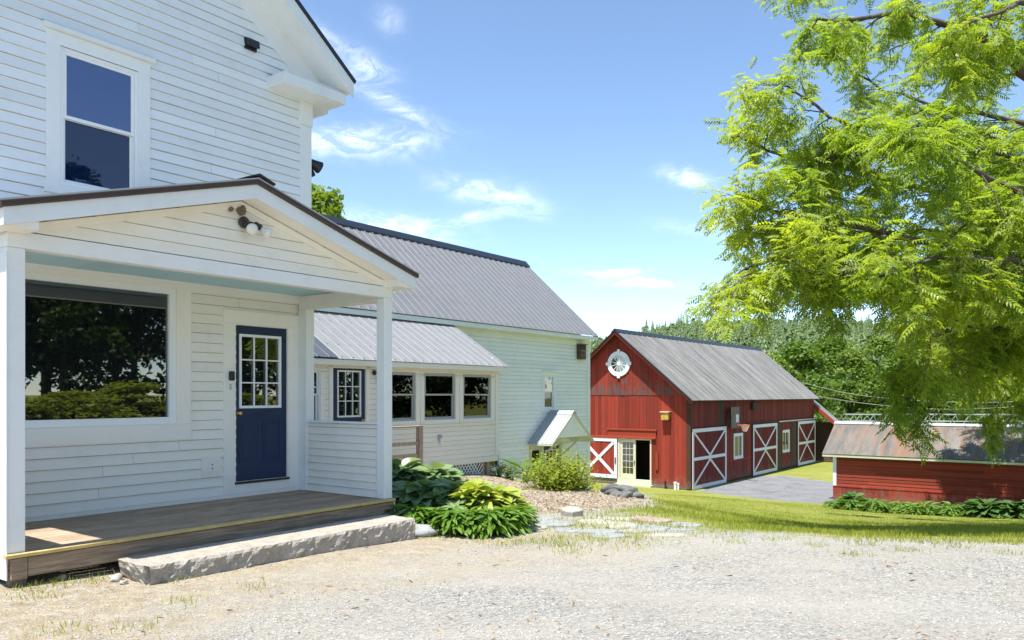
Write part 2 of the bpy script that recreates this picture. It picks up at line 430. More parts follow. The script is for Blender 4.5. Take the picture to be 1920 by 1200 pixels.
def fixedwin(par, pl, a0, a1, z0, z1, cas, cm, fm, gm, f=.06, bars=(), head=0):
    mb = MB()
    pl.bx(mb, a0-cas, a0, -.01, .026, z0, z1); pl.bx(mb, a1, a1+cas, -.01, .026, z0, z1)
    pl.bx(mb, a0-cas, a1+cas, -.01, .028, z1, z1+cas); pl.bx(mb, a0-cas, a1+cas, -.01, .034, z0-cas, z0)
    w = mb.build('window', M[cm], par, bevel=.004); mb = MB()
    for (p, q, r, s) in ((a0, a0+f, z0, z1), (a1-f, a1, z0, z1), (a0+f, a1-f, z1-f, z1), (a0+f, a1-f, z0, z0+f)):
        pl.bx(mb, p, q, -.06, .014, r, s)
    for b in bars: pl.bx(mb, b-.025, b+.025, -.055, .010, z0+f, z1-f)
    mb.build('frame', M[fm], w, bevel=.004)
    mb = MB(); pl.bx(mb, a0+f-.004, a1-f+.004, -.034, -.03, z0+f-.004, z1-f+.004); mb.build('pane', M[gm], w)
    return w

def litedoor(par, pl, a0, a1, z0, z1, la0, la1, lz0, lz1, n0=-.05, knob='left', casL=.17, casR=.17, casT=.19, cz0=None, gm='doorglass', cm='trimw'):
    mb = MB(); cz0 = z0-.16 if cz0 is None else cz0
    j = .022
    pl.bx(mb, a0-casL, a0-j, -.01, .028, cz0, z1+j); pl.bx(mb, a1+j, a1+casR, -.01, .028, cz0, z1+j)
    pl.bx(mb, a0-casL, a1+casR, -.01, .030, z1+j, z1+casT)
    fr = mb.build('door_casing', M[cm], par, bevel=.004)
    mb = MB(); pl.bx(mb, a0-j, a0-.003, -.09, .02, z0-.02, z1+j); pl.bx(mb, a1+.003, a1+j, -.09, .02, z0-.02, z1+j); pl.bx(mb, a0-.003, a1+.003, -.09, .02, z1+.003, z1+j)
    mb.build('jamb', M[cm], fr, bevel=.003)
    mb = MB(); pl.bx(mb, a0-j, a1+j, -.09, .04, z0-.035, z0-.004); mb.build('threshold', M['darkbronze'], fr, bevel=.003)
    if z0-.036 > cz0+.02:
        mb = MB(); pl.bx(mb, a0-j, a1+j, -.01, .024, cz0, z0-.036); mb.build('kickboard', M[cm], fr, bevel=.003)
    mb = MB(); n1 = n0+.044
    pl.bx(mb, a0, la0, n0, n1, z0, z1); pl.bx(mb, la1, a1, n0, n1, z0, z1)
    pl.bx(mb, la0, la1, n0, n1, lz1, z1); pl.bx(mb, la0, la1, n0, n1, z0, lz0)
    # two raised panels below the glass
    w = (la1-la0); g = .07
    for k in (0, 1):
        p0 = la0+k*(w/2+g/2); p1 = p0+w/2-g/2
        q0, q1 = z0+.24, lz0-.17
        if q1-q0 < .2: continue
        for (r, s, t, u) in ((p0, p0+.018, q0, q1), (p1-.018, p1, q0, q1), (p0+.018, p1-.018, q0, q0+.018), (p0+.018, p1-.018, q1-.018, q1)):
            pl.bx(mb, r, s, n1, n1+.007, t, u)
        pl.bx(mb, p0+.05, p1-.05, n1, n1+.006, q0+.05, q1-.05)
    d = mb.build('door', M['navy'], par, bevel=.003)
    mb = MB(); f = .034
    for (r, s, t, u) in ((la0, la0+f, lz0, lz1), (la1-f, la1, lz0, lz1), (la0+f, la1-f, lz1-f, lz1), (la0+f, la1-f, lz0, lz0+f)):
        pl.bx(mb, r, s, n1-.02, n1+.014, t, u)
    iw = (la1-la0-2*f); ih = lz1-lz0-2*f
    for k in (1, 2):
        x = la0+f+iw*k/3; pl.bx(mb, x-.009, x+.009, n1-.015, n1+.008, lz0+f, lz1-f)
        z = lz0+f+ih*k/3; pl.bx(mb, la0+f, la1-f, n1-.014, n1+.007, z-.009, z+.009)
    mb.build('lite_frame', M['vinyl'], d, bevel=.002)
    mb = MB(); pl.bx(mb, la0+f-.003, la1-f+.003, n1-.026, n1-.022, lz0+f-.003, lz1-f+.003); mb.build('pane', M[gm], d)
    ka = a0+.05 if knob == 'left' else a1-.06
    mb = MB(); o = pl.P(ka, n1, z0+.885); ax = Vector(pl.P(0, 1, 0))-Vector(pl.P(0, 0, 0))
    mb.lathe([(.03, 0), (.03, .006), (.011, .01), (.011, .03), (.022, .036), (.028, .05), (.022, .064), (.004, .068)], o, ax, 16)
    mb.build('handle', M['brass'], d, smooth=True)
    return d

def ribroof(p0, along, up, nrm, L, S, prof):
    """sheet: cross profile prof=[(x along, height)] extruded up the slope"""
    p0 = Vector(p0); al = Vector(along).normalized(); up = Vector(up).normalized(); nm = Vector(nrm).normalized()
    mb = MB(); prev = None; a = []; b = []
    for (x, h) in prof:
        if x > L: break
        a.append(mb.pt(p0+al*x+nm*h)); b.append(mb.pt(p0+al*x+nm*h+up*S))
    for i in range(len(a)-1): mb.f.append([a[i], a[i+1], b[i+1], b[i]])
    return mb
def rib_prof(L, pitch, w, h, minor=True):
    pr = [(0, 0)]; x = pitch*.5
    while x < L-pitch*.4:
        pr += [(x-w, 0), (x-w*.45, h), (x+w*.45, h), (x+w, 0)]
        if minor:
            for k in (1/3, 2/3):
                y = x+pitch*k
                if y < L-.03: pr += [(y-.012, 0), (y, h*.28), (y+.012, 0)]
        x += pitch
    pr.append((L, 0)); return pr

# ================================================================== FARMHOUSE (gable front)
D = 1.76; UR = 4.556; UL = -1.33; UC = (UR+UL)/2; SL = .74; ZE = 5.50      # wall plane, corners, roof
house = ft(HF, 'farmhouse', 'two-storey white clapboard farmhouse gable with a big picture window and a navy front door', 'house')
pl = Pl('v', D)
def hlim(z):
    if z < ZE: return (UL, UR-.16)
    k = (z-ZE)/SL; return (UL+k, min(UR-.16, UR-k+.16))
holes = [(1.19, 2.05, 3.60, 5.09), (.42, 2.53, .97, 2.63), (3.353, 4.163, .2, 2.236)]
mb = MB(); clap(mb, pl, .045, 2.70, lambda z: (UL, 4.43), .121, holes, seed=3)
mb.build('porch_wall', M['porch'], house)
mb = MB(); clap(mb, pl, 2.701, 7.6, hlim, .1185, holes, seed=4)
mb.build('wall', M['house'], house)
mb = MB()
mb.box(UL, UR-.02, D+.16, D+9, -.3, 5.6)                                  # body of the house behind the siding
mb.build('wall_body', M['house'], house)
mb = MB(); Pl('v', D+.11).bx(mb, UL, UR-.03, -.02, .0, -.3, 5.5); mb.build('sheathing', M['darkin'], house)
mb = MB(); mb.prism([(UL, D+.08, 5.5), (UR-.03, D+.08, 5.5), (UC, D+.08, 5.5+SL*(UR-UC)-.05)], (0, 8.8, 0)); mb.build('gable_body', M['house'], house)
# corner board and its cap
mb = MB(); mb.box(UR-.175, UR+.02, D-.026, D+.17, 0.0, 5.12)
mb.build('corner_board', M['trim'], house, bevel=.004)
mb = MB(); mb.box(UR-.19, UR+.035, D-.036, D+.17, 5.122, 5.455); mb.build('corner_cap', M['trim'], house, bevel=.004)
# roof, rake, frieze, soffit, eave return
rk = Vector((1, 0, -SL)).normalized(); VT = 1.33
xe = UR+.46; ze = 5.79
def rp(x, dz=0): return ze+SL*(xe-x)+dz
for sg in (1, -1):
    X = lambda x: x if sg == 1 else 2*UC-x
    mb = MB()
    mb.prism([(X(xe), VT-.02, ze), (X(UC), VT-.02, rp(UC)), (X(UC), VT-.02, rp(UC)+.055), (X(xe+.02), VT-.02, ze+.04)], (0, 9.9, 0))
    mb.build('roof', M['roofedge'], house)
    mb = MB()
    mb.prism([(X(xe-.012), VT, ze-.20), (X(UC), VT, rp(UC)-.20), (X(UC), VT, rp(UC)-.002), (X(xe-.012), VT, ze+.004)], (0, .03, 0))
    mb.build('rake_board', M['trim'], house, bevel=.003)
    mb = MB()
    mb.prism([(X(xe-.05), VT+.031, ze-.16), (X(UC), VT+.031, rp(UC)-.20), (X(UC), VT+.031, rp(UC)-.16), (X(xe-.05), VT+.031, ze-.12)], (0, D-VT-.062, 0))
    mb.build('soffit', M['trim'], house)
    mb = MB()
    mb.prism([(X(UR-.05), D-.03, 5.60), (X(UC), D-.03, 5.60+SL*(UR-.05-UC)), (X(UC), D-.03, 5.60+SL*(UR-.05-UC)+.34), (X(UR-.05), D-.03, 5.60+.40)], (0, .05, 0))
    mb.prism([(X(UR-.052), D-.028, 5.604), (X(xe-.05), D-.028, 5.604), (X(xe-.05), D-.028, 5.70), (X(UR-.052), D-.028, 6.03)], (0, .05, 0)); mb.build('frieze', M['trim'], house, bevel=.003)
    mb = MB(); mb.box(min(X(3.83), X(xe-.13)), max(X(3.83), X(xe-.13)), VT+.04, D+.1, 5.455, 5.60)
    mb.prism([(X(3.83), VT+.04, 5.602), (X(xe-.13), VT+.04, 5.602), (X(xe-.16), D-.035, 5.80), (X(3.98), D-.035, 5.66)], (0, 0, .01))
    mb.build('eave_return', M['trim'], house, bevel=.004)
    mb = MB(); mb.box(min(X(UR+.02), X(xe-.03)), max(X(UR+.02), X(xe-.03)), D+.105, D+9, 5.46, 5.60); mb.build('eave_box', M['trim'], house)
# windows, door
dhwin(house, pl, 1.19, 2.05, 3.60, 5.09, cas=.145, mid=4.34, gm='glassup', gm2='screen', top=.05, sill=.06, casz1=5.235)
fixedwin(house, pl, .42, 2.525, .975, 2.625, .195, 'trimw', 'vinyl', 'glass', f=.085)
litedoor(house, pl, 3.353, 4.163, .2, 2.236, 3.413, 4.071, 1.150, 2.124, casL=.185, casR=.185, cz0=.045)
# trim board under the porch ceiling, patch board by the outlet
mb = MB(); pl.bx(mb, .0, 4.43, .016, .04, 2.605, 2.71); mb.build('ceiling_trim', M['trimw'], house, bevel=.003)
mb = MB(); pl.bx(mb, .0, 4.43, .002, .03, -.05, .043); mb.build('base_board', M['porch'], house, bevel=.003)

# fittings on the walls
def fitting(name, label, cat, u, v, z, group=None): return ft(HF, name, label, cat, u, v, z, group)
t = fitting('wall_vent', 'black hooded vent on the upper white clapboards near the gable rake', 'vent', 3.57, D-.015, 5.94)
mb = MB(); mb.box(-.09, .09, -.02, .012, -.07, .075); mb.build('vent_plate', M['black'], t, bevel=.004)
mb = MB(); mb.prism([(-.08, -.021, .07), (-.08, -.09, .045), (-.08, -.10, -.05), (-.08, -.021, -.03)], (.16, 0, 0)); mb.build('hood', M['black'], t, bevel=.004)
t = fitting('key_lockbox', 'small black key lockbox beside the navy front door', 'lockbox', 3.268, D-.03, 1.57)
mb = MB(); mb.box(-.035, .035, -.045, 0, -.06, .06); mb.build('case', M['black'], t, bevel=.012)
mb = MB(); mb.box(-.024, .024, -.05, -.046, -.02, .045); mb.build('cover', M['darkbronze'], t, bevel=.004)
t = fitting('doorbell', 'tiny grey doorbell plate under the lockbox', 'doorbell', 3.262, D-.03, 1.43)
mb = MB(); mb.box(-.013, .013, -.012, 0, -.035, .035); mb.build('plate', M['greysash'], t, bevel=.003)
mb = MB(); mb.lathe([(.007, 0), (.007, .005)], (0, -.012, .01), (0, -1, 0), 10); mb.build('button', M['vinyl'], t)
t = fitting('power_outlet', 'white outdoor power outlet low on the porch wall left of the navy door', 'outlet', 3.0, D-.015, .425)
mb = MB(); mb.box(-.14, .12, -.016, .01, -.135, .135); mb.build('backing_board', M['porch'], t, bevel=.003)
mb = MB(); mb.box(-.04, .035, -.024, -.0165, -.06, .06); mb.build('cover_plate', M['vinyl'], t, bevel=.003)
mb = MB()
for z in (-.026, .022):
    mb = MB(); mb.box(-.018, .013, -.0265, -.0245, z-.014, z+.014); mb.build('socket', M['greysash'], t, bevel=.002)
t = fitting('corner_floodlight', 'dark twin floodlight on the house corner against the sky', 'floodlight', UR+.02, D+.3, 4.80); t.scale = (1.5, 1.5, 1.5)
mb = MB(); mb.lathe([(.05, 0), (.05, .03), (.02, .05)], (0, 0, 0), (1, 0, 0), 12); mb.tube([(.04, 0, 0), (.10, 0, -.01), (.12, 0, -.03)], .014, 8); mb.build('mount', M['black'], t)
for s, q in ((1, (.30, -.05, -.10)), (-1, (.17, .03, -.15))):
    mb = MB(); o = Vector((.10, 0, -.02)); ax = (Vector(q)-o)
    mb.lathe([(.015, 0), (.03, .03), (.045, .10), (.062, .16), (.058, .17)], o, ax, 14); mb.build('lamp_head', M['black'], t, smooth=True)

# ================================================================== PORCH
W = 4.483; PW = .14
porch = ft(HF, 'porch', 'white gabled entrance porch with square posts, wooden deck and pale blue ceiling', 'porch')
# deck boards run along the front
rnd = random.Random(5); mb = MB(); y = .035
while y < D-.03:
    w = min(.136, D-.02-y); cuts = [.0+.02]+sorted([rnd.uniform(1.2, 3.2)])+[W-.02]
    for a, b in zip(cuts, cuts[1:]): mb.box(a+.0015, b-.0015, y, y+w-.006, -.036+rnd.uniform(-.0015, .0), rnd.uniform(-.002, 0.001))
    y += w
mb.build('deck', M['deck'], porch, bevel=.003)
mb = MB(); mb.box(-.02, W+.0, -.026, .032, -.030, .003); mb.build('edge_strip', M['yellow'], porch, bevel=.006)
mb = MB(); mb.box(.16, W-.13, -.002, .036, -.20, -.039); mb.build('rim_joist', M['joist'], porch, bevel=.003)
mb = MB(); mb.box(W-.125, W-.01, -.002, .036, -.185, -.039); mb.box(W-.045, W-.008, .04, D, -.19, -.039); mb.build('side_joist', M['joist'], porch, bevel=.003)
mb = MB(); mb.box(.03, .155, -.004, .036, -.215, -.039); mb.box(.012, .045, .04, D, -.20, -.039); mb.build('joist_block', M['joist'], porch, bevel=.003)
mb = MB(); mb.box(W-.008, W+.012, .0, .10, -.24, -.04); mb.build('corner_strip', M['trim'], porch)
for a in (.05, W-.19):
    mb = MB(); mb.box(a, a+.12, .05, .16, -.42, -.201); mb.build('footing', M['greywood'], porch, bevel=.004)
# posts
for a, z in ((.012, -.20), (W-PW-.006, .004)):
    mb = MB(); 
    mb.box(a, a+PW, .0335, .0335+PW, .004, 2.56)
    if z < 0: mb.box(a-.012, a, .02, .1735, -.215, 2.515)
    mb.build('post', M['trim'], porch, bevel=.004)
mb = MB(); mb.box(W-PW-.006, W-.006, D-.20, D-.028, .004, 2.515); mb.build('wall_post', M['trim'], porch, bevel=.004)
mb = MB(); mb.box(.012, .012+PW, D-.20, D-.028, .004, 2.515); mb.build('wall_post', M['trim'], porch, bevel=.004)
# half walls
for a, inn in ((W-.075, 1), (.085, -1)):
    mb = MB(); pu = Pl('u', a-.03)
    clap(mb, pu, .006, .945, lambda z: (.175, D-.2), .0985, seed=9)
    hw = mb.build('half_wall', M['porch'], porch)
    b = MB(); b.box(a-.028, a+.028, .175, D-.2, .006, .945)
    for k in range(9):
        z = .006+.104*k
        b.prism([(a+.028, .175, z), (a+.045, .175, z), (a+.031, .175, min(z+.103, .945))], (0, D-.375, 0))
    b.build('outer_siding', M['house'], hw)
    b = MB(); b.box(a-.07, a+.07, .175, D-.2, .946, .972); b.build('cap_rail', M['trim'], hw, bevel=.004)
# beams
mb = MB(); mb.box(.012, W-.006, .03, .168, 2.562, 2.70); mb.build('front_beam', M['trim'], porch, bevel=.004)
for a in (.02, W-.135):
    mb = MB(); mb.box(a, a+.12, .17, D-.03, 2.517, 2.70); mb.build('side_beam', M['trimw'], porch, bevel=.004)
# ceiling boards
rnd = random.Random(8); mb = MB(); x = .14
while x < W-.14:
    mb.box(x+.001, min(x+.285, W-.14)-.001, .17, D-.03, 2.702+rnd.uniform(0, .0015), 2.715); x += .285
mb.build('ceiling', M['blueceil'], porch)
# gable siding
UCp = W/2; PH = 3.50; sp = .288; RE = 2.365
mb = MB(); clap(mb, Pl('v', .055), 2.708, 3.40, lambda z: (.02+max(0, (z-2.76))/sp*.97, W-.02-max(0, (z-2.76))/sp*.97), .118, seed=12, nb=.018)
mb.build('gable_siding', M['porch'], porch)
mb = MB(); mb.prism([(.05, .07, 2.71), (W-.05, .07, 2.71), (UCp, .07, 3.36)], (0, D-.08, 0)); mb.build('attic', M['trimw'], porch)
ff = -.25; zt = 3.535
for sg in (1, -1):
    X = lambda x: UCp+sg*x
    mb = MB(); z0 = zt-sp*RE
    mb.prism([(X(0), ff, zt-.175), (X(RE), ff, z0-.175), (X(RE), ff, z0-.03), (X(0), ff, zt-.03)], (0, .03, 0)); mb.build('rake_board', M['trim'], porch, bevel=.003)
    mb = MB(); mb.prism([(X(0), ff+.031, zt-.155), (X(RE-.28), ff+.031, zt-.155-sp*(RE-.28)), (X(RE-.28), ff+.031, zt-.125-sp*(RE-.28)), (X(0), ff+.031, zt-.125)], (0, .055-ff-.06, 0)); mb.build('rake_soffit', M['trimw'], porch)
    mb = MB(); mb.prism([(X(0), .022, zt-.235), (X(RE-.26), .022, zt-.235-sp*(RE-.26)), (X(RE-.26), .022, zt-.165-sp*(RE-.26)), (X(0), .022, zt-.165)], (0, .03, 0)); mb.build('gable_trim', M['trimw'], porch)
    mb = MB(); mb.box(min(X(RE-.28), X(RE-.002)), max(X(RE-.28), X(RE-.002)), ff+.031, .028, z0-.172, z0-.03); mb.build('eave_block', M['trimw'], porch, bevel=.003)
    mb = MB(); mb.box(min(X(RE-.025), X(RE-.002)), max(X(RE-.025), X(RE-.002)), .03, D-.03, z0-.172, z0-.03)
    mb.box(min(X(UCp), X(RE-.027)), max(X(UCp), X(RE-.027)), .03, D-.03, z0-.172, z0-.15); mb.build('eave_fascia', M['trim'], porch)
    mb = MB(); mb.prism([(X(0), ff-.035, zt-.028), (X(RE+.03), ff-.035, z0-.036), (X(RE+.03), ff-.035, z0+.012), (X(0), ff-.035, zt+.02)], (0, .12, 0)); mb.build('drip_edge', M['brown'], porch, bevel=.006)
    mb = MB(); mb.prism([(X(0), ff-.03, zt+.021), (X(RE+.045), ff-.03, z0+.009), (X(RE+.045), ff-.03, z0+.024), (X(0), ff-.03, zt+.036)], (0, D-ff, 0)); mb.build('roof', M['greysash'], porch)
rnd = random.Random(2); mb = MB()
for k in range(8):
    y = ff-.05+k*.22
    mb.prism([(UCp-.16, y, zt-.006+rnd.uniform(0, .012)), (UCp, y, zt+.045+rnd.uniform(0, .012)), (UCp+.19, y, zt-.01+rnd.uniform(0, .012)), (UCp+.19, y, zt+.012), (UCp+.0, y, zt+.075+rnd.uniform(0, .012)), (UCp-.16, y, zt+.01)], (0, .25, 0))
mb.build('ridge_shingles', M['shingle'], porch)

t = ft(HF, 'porch_floodlight', 'twin-bulb motion floodlight hanging under the porch gable peak', 'floodlight', UCp+.03, .035, 3.15)
mb = MB(); mb.lathe([(.06, 0), (.062, .03), (.05, .045), (.02, .05)], (0, 0, .0), (0, -1, 0), 18); mb.tube([(0, -.04, 0), (.05, -.07, .0), (.09, -.08, -.01)], .012, 8); mb.tube([(0, -.04, 0), (-.02, -.07, -.02)], .014, 8)
mb.build('mount', M['darkbronze'], t, smooth=False)
for o, ax in (((-.01, -.06, -.015), (-.12, -.72, -.42)), ((.085, -.07, .0), (.62, -.42, -.5))):
    mb = MB(); mb.lathe([(.018, 0), (.030, .01), (.033, .075), (.036, .085)], o, ax, 14); h = mb.build('lamp_holder', M['darkbronze'], t, smooth=False)
    o2 = Vector(o)+Vector(ax).normalized()*.086
    mb = MB(); mb.lathe([(.024, 0), (.032, .02), (.055, .06), (.062, .085), (.055, .105), (.03, .12), (.004, .125)], o2, ax, 18); mb.build('bulb', M['bulb'], h, smooth=True)
mb = MB(); mb.lathe([(.02, 0), (.03, .015), (.034, .05), (.02, .075)], (.03, -.05, -.055), (.25, -.35, -.9), 12); s_ = mb.build('sensor', M['darkbronze'], t, smooth=True)
mb = MB(); mb.box(.035, .062, -.115, -.095, -.118, -.095); mb.build('lens', M['bulb'], s_, bevel=.004)
def lump(name, label, cat, loc, r, mat, seed, group=None, sq=(1, 1, 1), sub=3):
    bm = bmesh.new(); bmesh.ops.create_icosphere(bm, subdivisions=sub, radius=r); q = np.random.default_rng(seed); ph = q.uniform(0, 6, (7, 3)); fr = q.uniform(1.2, 4.2, (7, 3))
    for v in bm.verts:
        n = v.co.normalized(); k = 1
        for a, b in zip(ph, fr): k += .075*math.sin(n.x*b[0]+a[0])*math.sin(n.y*b[1]+a[1]+n.z*b[2]+a[2])*1.7
        v.co = Vector((n.x*sq[0], n.y*sq[1], n.z*sq[2]))*r*k
    me = bpy.data.meshes.new(name); bm.to_mesh(me); bm.free(); me.materials.append(mat); me.polygons.foreach_set('use_smooth', [True]*len(me.polygons))
    o = bpy.data.objects.new(name, me); COL.objects.link(o); o.location = loc; return tag(o, label, cat, group)
lump('wasp_nest', 'brown mud wasp nest tucked under the porch gable peak', 'nest', HF.w(UCp+.0, .015, 3.265), .045, M['nest'], 3)
lump('wasp_nest', 'small pale wasp nest just left of the brown one under the porch gable', 'nest', HF.w(UCp-.125, .02, 3.262), .026, M['nest'], 5)

# granite step
bm = bmesh.new()
def gblock(u0, u1, v0, v1, z0, z1, nx, ny, nz, seed):
    q = np.random.default_rng(seed); g = {}
    def nz_(x, y, z, s):
        r = 0
        for k, (a, f) in enumerate(((1, 5), (.6, 11), (.4, 23), (.3, 41))):
            r += a*math.sin(x*f+k*2.1+s)*math.sin(y*f*1.3+k+s*2)*math.sin(z*f*1.1+k*.7+s*3)
        return r
    for i in range(nx+1):
        for j in range(ny+1):
            for k in range(nz+1):
                if 0 < i < nx and 0 < j < ny and 0 < k < nz: continue
                x = u0+(u1-u0)*i/nx; y = v0+(v1-v0)*j/ny; z = z0+(z1-z0)*k/nz
                fy = 1-j/ny; d = nz_(x, y, z, 1.)*.022+float(q.normal())*.006
                if j == 0: y += d-.008
                if i in (0, nx): x += d*(1 if i else -1)
                if k == nz: z += d*.12
                if j == 0 and k == 0: y += .035
                if i == 0 and k < nz: x += .11*(1-k/nz)*(1 if True else 0)
                if i == 0 and j == 0: x += .10; y += .05
                if k == nz and j == 0: y += .012; z -= .008
                g[i, j, k] = bm.verts.new((x, y, z))
    def qd(*k):
        try: bm.faces.new([g[a] for a in k])
        except ValueError: pass
    for i in range(nx):
        for j in range(ny):
            qd((i, j, 0), (i, j+1, 0), (i+1, j+1, 0), (i+1, j, 0)); qd((i, j, nz), (i+1, j, nz), (i+1, j+1, nz), (i, j+1, nz))
    for i in range(nx):
        for k in range(nz):
            qd((i, 0, k), (i+1, 0, k), (i+1, 0, k+1), (i, 0, k+1)); qd((i, ny, k), (i, ny, k+1), (i+1, ny, k+1), (i+1, ny, k))
    for j in range(ny):
        for k in range(nz):
            qd((0, j, k), (0, j, k+1), (0, j+1, k+1), (0, j+1, k)); qd((nx, j, k), (nx, j+1, k), (nx, j+1, k+1), (nx, j, k+1))
gblock(0, 3.32, -.25, .25, -.30, 0, 84, 8, 9, 4)
me = bpy.data.meshes.new('granite_step'); bm.to_mesh(me); bm.free(); me.materials.append(M['granite'])
gs = bpy.data.objects.new('granite_step', me); COL.objects.link(gs)
gs.location = HF.w(.80, -.45, -.14); gs.rotation_euler = (0, 0, HF.rz)
tag(gs, 'long rough granite slab step lying before the porch deck', 'step')
# ================================================================== SUNROOM
VS = 5.3; US0 = 4.62; US1 = 13.56
sun = ft(HF, 'sunroom', 'low white sunroom with grey metal roof, navy door and row of double-hung windows', 'sunroom')
pl = Pl('v', VS)
wins = [(6.72, 7.70), (9.38, 10.47), (10.75, 11.86), (12.15, 13.27)]
zs0, zs1 = .735, 1.84
holes = [(a, b, zs0, zs1) for a, b in wins]+[(8.02, 8.945, -.10, 1.955)]
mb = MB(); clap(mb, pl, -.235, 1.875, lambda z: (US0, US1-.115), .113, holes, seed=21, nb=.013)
mb.build('wall', M['sunr'], sun)
mb = MB(); pl.bx(mb, US0, US1, -.04, .02, -.385, -.24); mb.build('skirt_board', M['sunr'], sun, bevel=.004)
mb = MB(); pl.bx(mb, US1-.11, US1+.02, -.10, .024, -.238, 1.873); mb.build('corner_board', M['sunr'], sun, bevel=.004)
mb = MB(); pl.bx(mb, US0, US1+.02, -.05, .028, 1.875, 2.0); mb.build('frieze', M['sunr'], sun, bevel=.003)
for k, (a, b) in enumerate(wins):
    dhwin(sun, pl, a, b, zs0, zs1, cas=.125, mid=1.325, cm='sunr', fm='vinyl' if k == 0 else 'greysash', gm='clear' if k else 'glass', top=0, sill=.035, casz1=1.873, casz0=.63)
litedoor(sun, pl, 8.04, 8.925, -.10, 1.952, 8.16, 8.81, .86, 1.835, knob='right', casL=.11, casR=.11, casT=-.0+.03, cz0=-.23, cm='sunr', gm='glass')
# room inside: floor, back wall, ends
mb = MB(); mb.box(US0, US1-.01, VS+.1, 7.15, -.36, -.12); mb.build('floor', M['greywood'], sun)
mb = MB(); mb.box(US1-.06, US1-.005, VS+.1, 7.16, -.385, 2.3); mb.build('end_wall', M['sunr'], sun)
mb = MB(); mb.box(US0, US1-.06, 7.05, 7.12, -.1, 2.9); mb.build('inner_wall', M['inwall'], sun)
mb = MB(); mb.prism([(US0, VS+.02, 2.01), (US0, 7.14, 3.28), (US0, 7.14, 2.35), (US0, VS+.02, 1.97)], (US1-US0-.01, 0, 0)); mb.build('ceiling_body', M['sunr'], sun)
pin = Pl('v', 7.05)
for a, b, z0, z1, g in ((11.6, 12.35, .55, 1.95, 'inwall'), (12.9, 13.42, .75, 1.85, 'glass')):
    mb = MB()
    for (p, q, r, s) in ((a, a+.08, z0, z1), (b-.08, b, z0, z1), (a+.08, b-.08, z1-.08, z1), (a+.08, b-.08, z0, z0+.08), (a+.08, b-.08, (z0+z1)/2-.03, (z0+z1)/2+.03)): pin.bx(mb, p, q, 0, .03, r, s)
    iw = mb.build('inner_window', M['vinyl'], sun)
    mb = MB(); pin.bx(mb, a+.08, b-.08, .004, .008, z0+.08, z1-.08); mb.build('pane', M[g], iw)
# roof
L = 13.78-US0; e0 = (US0, 5.08, 2.055); up = Vector((0, 7.20-5.08, 3.365-2.055)); S_ = up.length; nm = Vector((0, -up.z, up.y))
ribroof(e0, (1, 0, 0), up, nm, L, S_, rib_prof(L, .302, .022, .013)).build('roof', M['roofs'], sun)
mb = MB(); u_ = up.normalized(); n_ = nm.normalized(); rnd = random.Random(4)
def screws(mb, e0, up, nm, L, S, rows, pitch, off=.06):
    u_ = Vector(up).normalized(); n_ = Vector(nm).normalized()
    for r in rows:
        x = pitch*.5+off
        while x < L-.05:
            p = Vector(e0)+Vector((x, 0, 0))+u_*r+n_*.002; s = .010
            mb.prism([p+Vector((-s, 0, 0))-u_*s, p+Vector((s, 0, 0))-u_*s, p+Vector((s, 0, 0))+u_*s, p+Vector((-s, 0, 0))+u_*s], n_*.008)
            x += pitch
screws(mb, e0, up, nm, L, S_, (.08, .62, 1.2, 1.75, 2.3), .302); mb.build('roof_screws', M['darkbronze'], sun)['kind'] = 'stuff'
Ld = 8.0-US0
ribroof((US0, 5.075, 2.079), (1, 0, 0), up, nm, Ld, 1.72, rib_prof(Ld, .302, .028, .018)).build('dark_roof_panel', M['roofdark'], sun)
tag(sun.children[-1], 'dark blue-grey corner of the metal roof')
mb = MB(); mb.box(US0, 13.76, 5.10, 5.13, 1.93, 2.045); mb.build('fascia', M['sunr'], sun, bevel=.003)
mb = MB(); mb.box(US0, 13.74, 5.131, 5.27, 2.003, 2.02); mb.build('soffit', M['sunr'], sun)
mb = MB(); mb.prism([(13.755, 5.10, 1.94), (13.755, 7.2, 3.24), (13.755, 7.2, 3.35), (13.755, 5.10, 2.05)], (.02, 0, 0)); mb.build('rake_board', M['sunr'], sun)
mb = MB(); x = US0
while x < 13.7:
    mb.box(x+.03, x+.26, 7.17, 7.24, 3.345, 3.395); x += .302
mb.build('ridge_closure', M['roofedge'], sun)
# lattice and supports under the floor
mb = MB(); pv = Pl('v', VS+.05)
x = 9.6; 
while x < 13.2:
    for s in (1, -1):
        a0, a1 = x, x+s*.55
        lo, hi = -1.02, -.39
        pts = []
        A0, A1 = (max(9.6, min(13.0, a0)), max(9.6, min(13.0, a1)))
        t0 = (A0-a0)/(a1-a0); t1 = (A1-a0)/(a1-a0)
        if abs(A1-A0) > .02: pv.bar(mb, A0, lo+(hi-lo)*t0, A1, lo+(hi-lo)*t1, .035, .0 if s > 0 else .009, .008 if s > 0 else .017)
    x += .115
mb.build('lattice', M['trim'], sun)
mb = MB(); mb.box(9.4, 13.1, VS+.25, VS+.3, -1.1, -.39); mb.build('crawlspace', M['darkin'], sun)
for a in (13.02, 13.16):
    mb = MB(); mb.box(a, a+.11, VS+.03+(.05 if a < 13.1 else 0), VS+.15+(.05 if a < 13.1 else 0), -1.2, -.387); mb.build('support_post', M['postwood'], sun, bevel=.005)
t = ft(HF, 'wall_lamp', 'dark bracket wall lamp with a clear jar beside the sunroom door', 'lamp', 9.17, VS-.02, 1.80)
mb = MB(); mb.lathe([(.055, 0), (.055, .02), (.03, .03)], (0, 0, 0), (0, -1, 0), 14); mb.tube([(0, -.02, 0), (.02, -.12, .01), (.02, -.15, -.02)], .014, 8); mb.lathe([(.03, 0), (.05, .03), (.05, .05)], (.02, -.15, -.02), (0, 0, -1), 14)
mb.build('bracket', M['darkbronze'], t)
